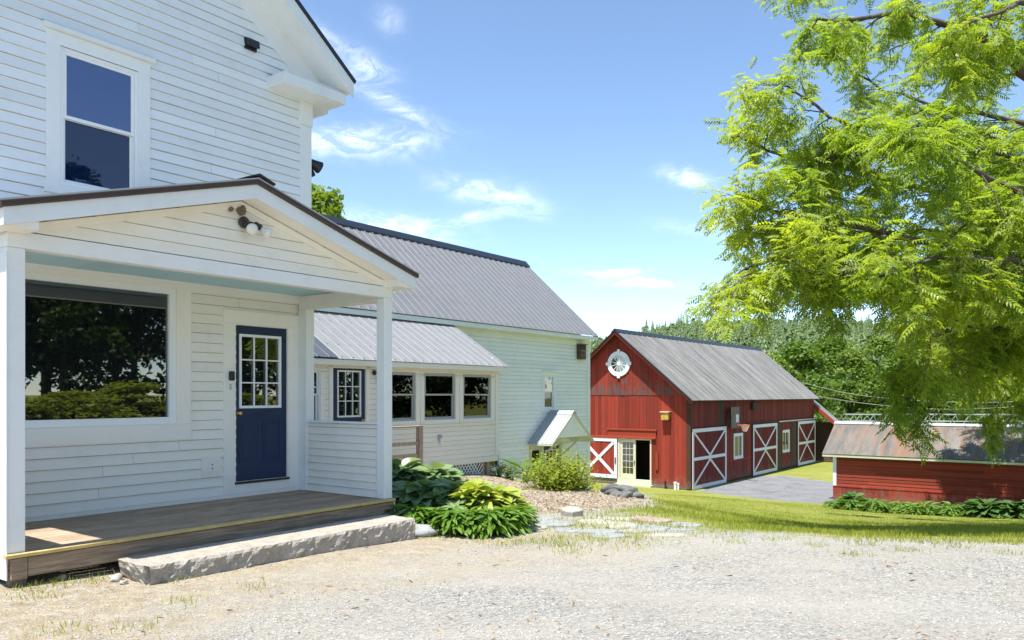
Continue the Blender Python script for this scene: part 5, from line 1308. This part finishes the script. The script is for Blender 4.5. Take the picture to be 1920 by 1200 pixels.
# ------------------------------------------------------------------ garden plants
def leaf_grid(L, Wd, droop, cup, nu=6, nv=4, heart=True, wave=0.):
    V = []; Fq = []
    for i in range(nu+1):
        t = i/nu
        w = Wd/2*(math.sin(PI*min(1, t**(.62 if heart else .85)))**.75 if 0 < t < 1 else (.10 if t == 0 else 0.0))
        for j in range(nv+1):
            s = 2*j/nv-1
            x = L*(t-(.10*abs(s)*(1-t)**2 if heart else 0)); z = -droop*L*t*t+cup*abs(s)*w+wave*math.sin(t*9+s*2)*w*abs(s)
            V.append((x, s*w, z))
    for i in range(nu):
        for j in range(nv):
            a = i*(nv+1)+j; Fq.append([a, a+nv+1, a+nv+2, a+1])
    return np.array(V), np.array(Fq)
def clump(name, label, cat, loc, n, rad, hgt, leafargs, mat, seed, group=None, size=(.8, 1.15), flat=.35, stem=True, zs=1.):
    """rosette plant: arching stalks that carry leaves"""
    t = thing(name, label, cat, loc, 0, group); q = np.random.default_rng(seed); T, Fq = leafargs
    P = []; Dv = []; S = []; sb = MB()
    for k in range(n):
        a = q.uniform(0, 2*PI); f = (k+.5)/n; rr = rad*(f**.6)*q.uniform(.7, 1.05); h = hgt*(1.05-.72*f**1.6)*q.uniform(.82, 1.1)
        p = Vector((rr*math.cos(a)*.72, rr*math.sin(a)*.72, h)); d = Vector((math.cos(a), math.sin(a), q.uniform(-.25, .45)*(1-flat*f)+.25*(1-f)))
        P.append(p); Dv.append(d); S.append(q.uniform(*size))
        if stem and k % 2 == 0: sb.tube([(rr*.12*math.cos(a), rr*.12*math.sin(a), -.03), (p.x*.6, p.y*.6, h*.65), p], [.008, .006, .004], 4, False)
    Vv, Ff = scatter(T, Fq, np.array(P), rotm(np.array(Dv), q.normal(0, .35, n)), S)
    np_obj('foliage', Vv, Ff, M[mat], t, smooth=True)
    if sb.v: sb.build('stalks', M['stem'], t)
    return t
HL = leaf_grid(.36, .26, .28, .16, wave=.05); YL = leaf_grid(.27, .18, .30, .25, wave=.08); LL_ = leaf_grid(.23, .048, .45, .22, heart=False); SL_ = leaf_grid(.15, .055, .3, .2, heart=False)
LL2 = leaf_grid(.55, .03, .35, .2, heart=False)
def gp(px, py): return onground(px, py)
def at_d(px, d): x = (px-960)/FPX*d; return (x, d, gz1(x, d)-.02)
hs = [(752,11.6,.80,'tallest big blue-green hosta at the left, right behind the porch post'),(812,11.9,.78,'big blue-green hosta second from the porch post, with pale upturned leaves'),(868,12.1,.52,'big blue-green hosta in the middle of the row behind the gold one'),(905,12.1,.40,'big blue-green hosta at the right end of the row nearest the mulch'),(790,10.8,.60,'dark shaded hosta low in front of the tall ones'),(843,10.9,.58,'shaded blue-green hosta just left of the gold hosta')]
for k, (px, d, h, lab) in enumerate(hs):
    clump('hosta', lab, 'hosta', at_d(px, d), 190 if h > .56 and k < 4 else 110, .66 if h > .8 else .52, h*.84, HL, 'hosta', 200+k, 'big hostas beside the porch', (.5, .95))
for k, (px, d, h, lab) in enumerate(((893,10.6,.50,'bright gold hosta clump in the sun, left of its twin'),(935,10.75,.44,'bright gold hosta clump at the right end of the bed'))):
    clump('gold_hosta', lab, 'hosta', at_d(px, d), 105, .42, h, YL, 'hostay', 240+k, 'gold hostas', (.6, 1.0))
ls = [(745,10.2,'low leafy plant in the shade right behind the granite step'),(775,10.05,'low leafy plant in the shade beside the pale edging stone'),(812,10.0,'low narrow-leaved plant right of the edging stone at the bed edge'),(848,9.95,'low narrow-leaved plant in the sun left of the front of the bed'),(880,9.9,'low narrow-leaved plant at the very front of the bed'),(915,9.95,'low narrow-leaved plant under the gold hostas at the front'),(940,10.05,'low narrow-leaved plant right of the front of the bed'),(955,10.25,'low narrow-leaved plant at the far right tip of the bed'),(760,10.7,'leafy plant deep in the shade between post and hostas'),(955,10.8,'narrow-leaved plant right behind the right tip of the bed')]
for k, (px, d, lab) in enumerate(ls):
    clump('edging_plant', lab, 'plant', at_d(px, d), 190, .32, .27, LL_ if k % 2 else SL_, 'lance', 260+k, 'low plants edging the hosta bed', (.7, 1.25))
# small plants by the wing, irises, shrub
for k, (px, d, lab) in enumerate(((935,20.6,'small yellow-green plant at the foot of the wing beside the sunroom post'),(955,21.2,'small yellow-green plant second from the sunroom post at the foot of the wing'))):
    clump('foundation_plant', lab, 'plant', at_d(px, d), 70, .42, .34, SL_, 'shrub', 280+k, 'small plants along the wing', (.7, 1.1))
clump('iris', 'clump of upright sword-like iris leaves left of the yellow-green shrub', 'plant', at_d(985, 20.0), 70, .34, .30, leaf_grid(.55, .04, .1, .1, heart=False), 'lance', 290, None, (.7, 1.2), flat=0)
o = bpy.data.objects['iris']; o.scale = (1, 1, 1.5)
def bush(name, label, loc, rx, h, nleaf, lsz, mat, seed, ntw=60):
    t = thing(name, label, 'shrub', loc); q = np.random.default_rng(seed); rnd = random.Random(seed); tw = MB(); P = []
    for k in range(ntw):
        a = rnd.uniform(0, 6.28); r = rx*math.sqrt(rnd.random())*1.05; hh_ = h*(1-.55*(r/rx)**2)*rnd.uniform(.6, 1.08); e = Vector((r*math.cos(a), r*math.sin(a), hh_)); b = Vector((e.x*.12, e.y*.12, 0)); m_ = Vector((e.x*.5, e.y*.5, hh_*.62))
        tw.tube([b, m_, e], [.012, .007, .003], 4, False)
        for _ in range(nleaf//ntw):
            f = rnd.uniform(.25, 1.03); p = (b*(1-f)**2+m_*2*f*(1-f)+e*f*f) if f < 1 else e; sp = .13; P.append((p.x+rnd.gauss(0, sp), p.y+rnd.gauss(0, sp), max(.02, p.z+rnd.gauss(0, sp*.8))))
    P = np.array(P); d = q.normal(size=(len(P), 3)); d[:, 2] = d[:, 2]*.4+.1
    T, Fq = leaf_grid(1., .55, .25, .15, 2, 2, heart=False); Vv, Ff = scatter(T, Fq, P, rotm(d, q.normal(0, .6, len(P))), lsz*q.uniform(.6, 1.25, len(P)))
    np_obj('foliage', Vv, Ff, M[mat], t); tw.build('stems', M['twig'], t)
bush('yellow_shrub', 'loose yellow-green shrub on the mulch in front of the canopy door', at_d(1048, 17.0), .80, .84, 3400, .085, 'shrub', 300)
bush('yellow_shrub', 'small low yellow-green shrub hugging the right side of the big one on the mulch', at_d(1090, 17.6), .38, .38, 700, .07, 'shrub', 301, 24)
# plants along the shed
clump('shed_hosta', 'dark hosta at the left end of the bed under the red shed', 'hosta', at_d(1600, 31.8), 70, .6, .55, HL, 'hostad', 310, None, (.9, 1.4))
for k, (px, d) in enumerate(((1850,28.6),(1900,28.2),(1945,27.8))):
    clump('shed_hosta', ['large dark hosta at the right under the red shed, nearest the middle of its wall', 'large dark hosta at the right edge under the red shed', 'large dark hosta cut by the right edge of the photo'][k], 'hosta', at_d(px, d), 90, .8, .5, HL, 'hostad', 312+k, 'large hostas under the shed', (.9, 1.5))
for k, px in enumerate(range(1568, 1860, 24)):
    d = 31.6-(px-1568)*.0105
    clump('shed_edging_plant', 'low leafy green plant in the row along the foot of the red shed', 'plant', at_d(px, d+(k % 3)*.25), 100, .62, .32+.1*(k % 2), LL_ if k % 2 else SL_, 'lance', 330+k, 'low plants along the shed', (1.1, 1.9))

# ------------------------------------------------------------------ stones
def slab(name, label, px, py, w, l, mat, seed, th=.05, rz=0, tilt=(0, 0), group='flagstones of the path', raise_=.012):
    q = np.random.default_rng(seed); x, y, g = gp(px, py); n = 9; mb = MB(); P = []
    for k in range(n):
        a = 2*PI*k/n+q.uniform(-.22, .22); r = q.uniform(.82, 1.12); P.append((w*.40*r*math.cos(a), l*.30*r*math.sin(a)))
    lo = [mb.pt((a, b, -th)) for a, b in P]; hi = [mb.pt((a, b, raise_-.012)) for a, b in P]; tp = [mb.pt((a*.95, b*.95, raise_+q.uniform(-.004, .004))) for a, b in P]
    for i in range(n):
        j = (i+1) % n; mb.f += [[lo[i], lo[j], hi[j], hi[i]], [hi[i], hi[j], tp[j], tp[i]]]
    mb.f.append(tp); o = mb.build(name, M[mat], None); o.location = (x, y, g); o.rotation_euler = (tilt[0], tilt[1], rz)
    return tag(o, label, 'stone', group)
fl = [(1072,967,.42,.55,'paleston','upright pale boulder-like flagstone at the mulch edge',0.100,(.15,0)),(985,966,.5,.7,'stone','grey flagstone right behind the gold hostas at the mulch edge',0.012,(0,0)),(1020,971,.55,.6,'stone','grey flagstone second from the hostas at the mulch edge',0.012,(0,0)),
 (1035,983,.75,.8,'stone','long pale blue-grey flagstone in front of the boulder-like one',0.015,(0,0)),(1000,990,.5,.6,'paleston','cream flagstone right of the hosta bed tip',0.012,(0,0)),(1068,995,.5,.5,'stone','small half-buried grey flagstone in the grass below the long one',0.009,(0,0)),
 (1118,979,.7,.7,'paleston','cream flagstone in the middle of the path',0.012,(0,0)),(1165,985,.65,.9,'paleston','bright cream flagstone at the centre right of the path',0.015,(0,0)),(1150,973,.9,.5,'paleston','flat sandy flagstone at the back of the path centre',0.009,(0,0)),(1223,978,.75,.55,'brownstone','tilted reddish brown flagstone at the lawn edge',0.036,(.06,.05)),
 (1125,998,.7,.55,'stone','dark grey flagstone in the grassy front of the path',0.012,(0,0)),(1142,1005,.6,.5,'stone','blue-grey flagstone frontmost in the path by the gravel',0.012,(0,0)),(1215,991,.75,.75,'stone','big blue-grey flagstone right of the path centre',0.015,(0,0)),(1187,997,.6,.35,'paleston','white narrow flagstone in front of the big blue-grey one',0.012,(0,0)),
 (1283,986,.6,.55,'stone','mauve-grey flagstone at the right end of the path by the lawn',0.018,(.03,0)),(1268,994,.5,.4,'stone','small grey flagstone in front of the right end of the path',0.009,(0,0)),(1245,1004,.8,.4,'paleston','sandy flagstone at the gravel edge on the right',0.009,(0,0))]
for k, (px, py, w, l, mt, lab, rs, ti) in enumerate(fl): slab('flagstone', lab, px, py, w, l, mt, 400+k, .06, k*.7*0, ti, raise_=rs)
def boulder(label, px, py, d, r, seed, mat='rock', sq=(1.2, 1, .7), name='rock', group=None, dz=.0):
    x = (px-960)/FPX*d; g = gz1(x, d); return lump(name, label, 'rock', (x, d, g+r*.35+dz), r, M[mat], seed, group, sq)
for k, (px, d, r, dz, lab) in enumerate(((1142,16.9,.17,.02,'leftmost dark rock of the small pile at the edge of the mulch'),(1150,16.3,.12,0,'small dark rock in front of the leftmost one of the pile'),(1166,16.6,.17,.04,'dark rock at the top of the pile, middle of it'),(1183,16.4,.18,.0,'large dark rock at the right end of the pile'),(1174,16.0,.13,0,'dark rock at the front of the pile'),(1160,16.1,.10,0,'smallest grey rock low in the middle of the pile'))):
    boulder(lab, px, 0, d, r, 420+k, group='rocks at the mulch edge', dz=dz)
boulder('pale flat edging stone beside the right end of the granite step', 793, 0, 9.75, .17, 440, 'stone', (1.25, 1.0, .45), 'edging_stone')
boulder('flat tan edging stone tucked right of the pale one', 818, 0, 9.95, .10, 441, 'brownstone', (1.3, 1, .4), 'edging_stone')
boulder('dark flat stone in the shade between the granite step and the plants', 776, 0, 10.2, .14, 442, 'stone', (1.4, 1, .35), 'edging_stone')
boulder('small tan stone at the left end of the granite step', 216, 0, 6.95, .05, 443, 'paleston', (1.1, 1, .8), 'small_stone', dz=.0)
boulder('tiny stone right of the tan one at the end of the granite step', 231, 0, 6.85, .03, 444, 'paleston', (1.1, 1, .8), 'small_stone')
boulder('reddish stone under the deck edge near the left post', 117, 0, 6.95, .04, 445, 'brownstone', (1.1, 1, .8), 'small_stone')

# ------------------------------------------------------------------ grass, gravel, litter
q = np.random.default_rng(501)
def strew(n, x0, x1, y0, y1, mask, pw=1.):
    """points spread over the ground, denser towards the camera"""
    d = y0*(y1/y0)**q.random(n); a0, a1 = x0, x1; x = d*(a0+(a1-a0)*q.random(n)); k = q.random(n) < mask(x, d)
    return x[k], d[k]
lm = lambda x, y: maskval('m_lawn', x, y)
def blades(name, label, x, y, hmin, hmax, w, mat, lean=.5):
    n = len(x); z0 = ground(x, y)+np.clip(1-np.hypot(x, y-10)/60, 0, 1)*(vn(x, y, 1.1, 3)*.018); a = q.uniform(0, 2*PI, n); h = q.uniform(hmin, hmax, n); b = q.uniform(0, 2*PI, n); le = h*q.uniform(.1, lean, n)
    ux, uy = np.cos(a)*w/2, np.sin(a)*w/2; B = np.stack([x, y, z0-.004], -1)
    V = np.empty((n, 4, 3)); V[:, 0] = B-np.stack([ux, uy, 0*ux], -1); V[:, 1] = B+np.stack([ux, uy, 0*ux], -1)
    md = B+np.stack([np.cos(b)*le*.4, np.sin(b)*le*.4, h*.6], -1); tp_ = B+np.stack([np.cos(b)*le, np.sin(b)*le, h], -1)
    V[:, 2] = tp_+np.stack([ux, uy, 0*ux], -1)*.12; V[:, 3] = tp_-np.stack([ux, uy, 0*ux], -1)*.12
    o = np_obj(name, V.reshape(-1, 3), np.arange(n*4).reshape(-1, 4), M[mat]); return tag(o, label, 'grass', None, 'stuff')
x1_, y1_ = strew(150000, .0, .68, 8.6, 34, lambda x, y: np.clip(lm(x, y)*1.5-.3, 0, 1)*np.clip(.55+vn(x, y, 2.2, 33)*.6, .1, 1))
blades('lawn_grass', 'short sunlit lawn grass between the gravel and the barn', x1_, y1_, .03, .075, .011, 'grassb', .8)
cl = q.integers(0, 1, 1)
def tufts(cx, cy, n, r, lo, hi, mat, name, label):
    X_ = np.concatenate([q.normal(a, r, n) for a in cx]); Y_ = np.concatenate([q.normal(b, r, n) for b in cy]); return blades(name, label, X_, Y_, lo, hi, .008, mat, .9)
pts = [gp(*p) for p in ((60,1102),(95,1098),(140,1093),(190,1090),(70,1120),(260,1175),(120,1185),(480,1105),(330,1090),(350,1130),(945,1022),(975,1018),(1010,1015),(1045,1022),(1130,1012),(1180,1008),(1068,1036),(1380,1020),(1450,1014),(1530,1025),(1620,1022),(1700,1035),(1790,1030),(1870,1040),(1110,1005),(1080,985),(1160,995),(1200,1002),(1250,990),(1050,1008),(900,1016),(1600,1040),(820,1008))]
tufts([p[0] for p in pts], [p[1] for p in pts], 55, .11, .02, .075, 'grassb', 'grass_tufts', 'thin weedy grass tufts on the bare dirt and gravel')
# pebbles
xp_, yp_ = strew(26000, -.66, .70, 4.2, 11.5, lambda x, y: np.clip(1-lm(x, y)-maskval('m_mulch', x, y), 0, 1)*(.25+.75*(1-maskval('m_dirt', x, y))))
n = len(xp_); ico = np.array([(1,0,0),(-1,0,0),(0,1,0),(0,-1,0),(0,0,1),(0,0,-1)], float); icf = np.array([[0,2,4],[2,1,4],[1,3,4],[3,0,4],[2,0,5],[1,2,5],[3,1,5],[0,3,5]])
T = np.einsum('nij,kj->nki', rotm(q.normal(size=(n, 3)), q.uniform(0, 6, n)), ico)*(q.uniform(.6, 1.3, (n, 1, 3)))*(.0045+.0085*q.random(n)**4)[:, None, None]*[1, 1, .7]
T += np.stack([xp_, yp_, ground(xp_, yp_)+np.clip(1-np.hypot(xp_, yp_-10)/60, 0, 1)*(vn(xp_, yp_, 1.1, 3)*.018+vn(xp_, yp_, 4., 5)*.006)+.002], -1)[:, None, :]
tag(np_obj('gravel', T.reshape(-1, 3), (icf[None]+(np.arange(n)*6)[:, None, None]).reshape(-1, 3), M['pebble']), 'loose grey and tan gravel chips strewn over the driveway', 'gravel', None, 'stuff')
xl_, yl_ = strew(2400, -.55, .70, 4.3, 9.6, lambda x, y: np.full_like(x, 1.)*np.clip(.35+vn(x, y, 1.6, 61)*1.2, .05, 1)); n = len(xl_)
T0, F0 = leaf_grid(1., .22, -.25, .3, 4, 2, heart=False); d = q.normal(size=(n, 3)); d[:, 2] = .05
V, Fq = scatter(T0, F0, np.stack([xl_, yl_, ground(xl_, yl_)+.014], -1), rotm(d, q.normal(0, .6, n)), .014+.055*q.random(n)**3)
tag(np_obj('leaf_litter', V, Fq, M['litter']), 'scattered dry brown catkins and leaf bits on the gravel', 'litter', None, 'stuff')
# mulch chips
xm_, ym_ = strew(9000, -.12, .2, 10.5, 24, lambda x, y: np.clip(maskval('m_mulch', x, y), 0, 1)); n = len(xm_)
T0, F0 = leaf_grid(1., .35, .1, .1, 1, 1, heart=False); T0 = np.array([(-.5,-.15,0),(.5,-.12,0),(.5,.14,.03),(-.5,.12,.02)]); F0 = np.array([[0,1,2,3]])
d = q.normal(size=(n, 3)); d[:, 2] *= .3
V, Fq = scatter(T0, F0, np.stack([xm_, ym_, ground(xm_, ym_)+.018], -1), rotm(d, q.normal(0, .5, n)), q.uniform(.025, .075, n))
mc = plain('bark_chip', (.43, .355, .265), .95, var=.6)
tag(np_obj('mulch_chips', V, Fq, mc), 'coarse pale bark chips lying over the mulch bed', 'mulch', None, 'stuff')

# ================================================================== SKY, SUN, CAMERA
EL = R(69.3); sv = Vector((-.231, -.279, 1.0)).normalized(); AZ = math.atan2(sv.x, sv.y)
w = bpy.data.worlds.new('World'); SC.world = w; w.use_nodes = True; nt = w.node_tree; N = NT(nt); bg = nt.nodes['Background']
sky = N.n('ShaderNodeTexSky', sky_type='NISHITA'); sky.sun_disc = False; sky.sun_elevation = EL; sky.sun_rotation = AZ % (2*PI); sky.air_density = .75; sky.dust_density = SKY_DUST; sky.ozone_density = 2.2; sky.altitude = 900
tc = N.n('ShaderNodeTexCoord'); dv = tc.outputs['Generated']
nz1 = N.n('ShaderNodeTexNoise'); nz1.inputs['Scale'].default_value = 7; nz1.inputs['Detail'].default_value = 6; nz1.inputs['Roughness'].default_value = .62; N.l(dv, nz1.inputs['Vector'])
def vmath(op, a, b=None):
    x = N.n('ShaderNodeVectorMath', operation=op)
    for i, v in enumerate((a, b)):
        if v is None: continue
        if isinstance(v, (tuple, Vector)): x.inputs[i].default_value = v
        else: N.l(v, x.inputs[i])
    return x
warp = vmath('SCALE', vmath('SUBTRACT', nz1.outputs['Color'], (.5, .5, .5)).outputs[0]); warp.inputs['Scale'].default_value = .035
dw = vmath('ADD', dv, warp.outputs[0]).outputs[0]
mp = N.n('ShaderNodeMapping'); mp.inputs['Scale'].default_value = (9, 9, 22); mp.inputs['Rotation'].default_value = (0, R(-14), 0); N.l(dw, mp.inputs[0])
wisp = N.ramp(N.noise(mp.outputs[0], 1.9, 10, .70, 1.1), [(.42, 0), (.78, 1)])
tot = None
CL = [(690,115,50,20,22,.6),(735,190,85,18,30,.55),(665,268,115,24,-6,1.1),(735,425,110,22,4,1.0),(910,358,80,22,12,.75),(965,388,60,16,14,.4),(885,410,60,10,-4,.55),(1290,336,40,13,12,.95),(1140,513,50,5,0,1.2),(1205,531,62,6,3,1.3),(650,135,45,16,25,.3),(725,30,25,22,30,.3),(600,60,50,20,20,.35),(1290,430,70,14,10,.22)]
for px, py, sx, sy, rot, k in CL:
    c = Vector(((px-960)/FPX, 1, (HPX-py)/FPX)).normalized(); rt = Vector((0, 0, 1)).cross(c).normalized()*-1; upv = rt.cross(c).normalized()
    a = R(-rot); ax = rt*math.cos(a)+upv*math.sin(a); ay = upv*math.cos(a)-rt*math.sin(a); sc = 1/FPX*c.y
    x = N.math('MULTIPLY', vmath('DOT_PRODUCT', dw, ax).outputs['Value'], 1/(sx*sc)); y = N.math('MULTIPLY', vmath('DOT_PRODUCT', dw, ay).outputs['Value'], 1/(sy*sc))
    f = vmath('DOT_PRODUCT', dw, c).outputs['Value']
    r2 = N.math('ADD', N.math('MULTIPLY', x, x), N.math('MULTIPLY', y, y))
    g = N.math('MULTIPLY', N.math('POWER', 2.718, N.math('MULTIPLY', r2, -1)), k)
    g = N.math('MULTIPLY', g, N.math('GREATER_THAN', f, .2))
    tot = g if tot is None else N.math('ADD', tot, g)
cl = N.math('MULTIPLY', tot, N.math('ADD', N.math('MULTIPLY', wisp, .9), .10), clamp=True)
cl = N.math('MULTIPLY', cl, .82)
skyc = N.mix(1, sky.outputs[0], SKY_TINT, 'MULTIPLY')
o = N.mix(cl, skyc, CLOUD)
N.l(o, bg.inputs['Color']); bg.inputs['Strength'].default_value = SKY_STR
sun_d = bpy.data.lights.new('sun', 'SUN'); sun_d.energy = SUN_E; sun_d.angle = R(.53); sun_d.color = (1, .96, .89)
so = bpy.data.objects.new('sun', sun_d); COL.objects.link(so); so.location = (-20, -20, 60); so.rotation_euler = sv.to_track_quat('Z', 'Y').to_euler()
cam = bpy.data.cameras.new('camera'); co = bpy.data.objects.new('camera', cam); COL.objects.link(co); SC.camera = co
co.location = (0, 0, CZ); co.rotation_euler = (PI/2, 0, 0); cam.sensor_width = 36; cam.lens = FPX/1920*36; cam.shift_y = 140/1920; cam.clip_end = 9000; cam.clip_start = .05
vs = SC.view_settings; vs.view_transform = 'Standard'; vs.look = 'None'; vs.exposure = EXPO; vs.gamma = 1
try: vs.use_curve_mapping = False
except Exception: pass
SC.cycles.max_bounces = 8; SC.cycles.transparent_max_bounces = 12; SC.cycles.sample_clamp_indirect = 6
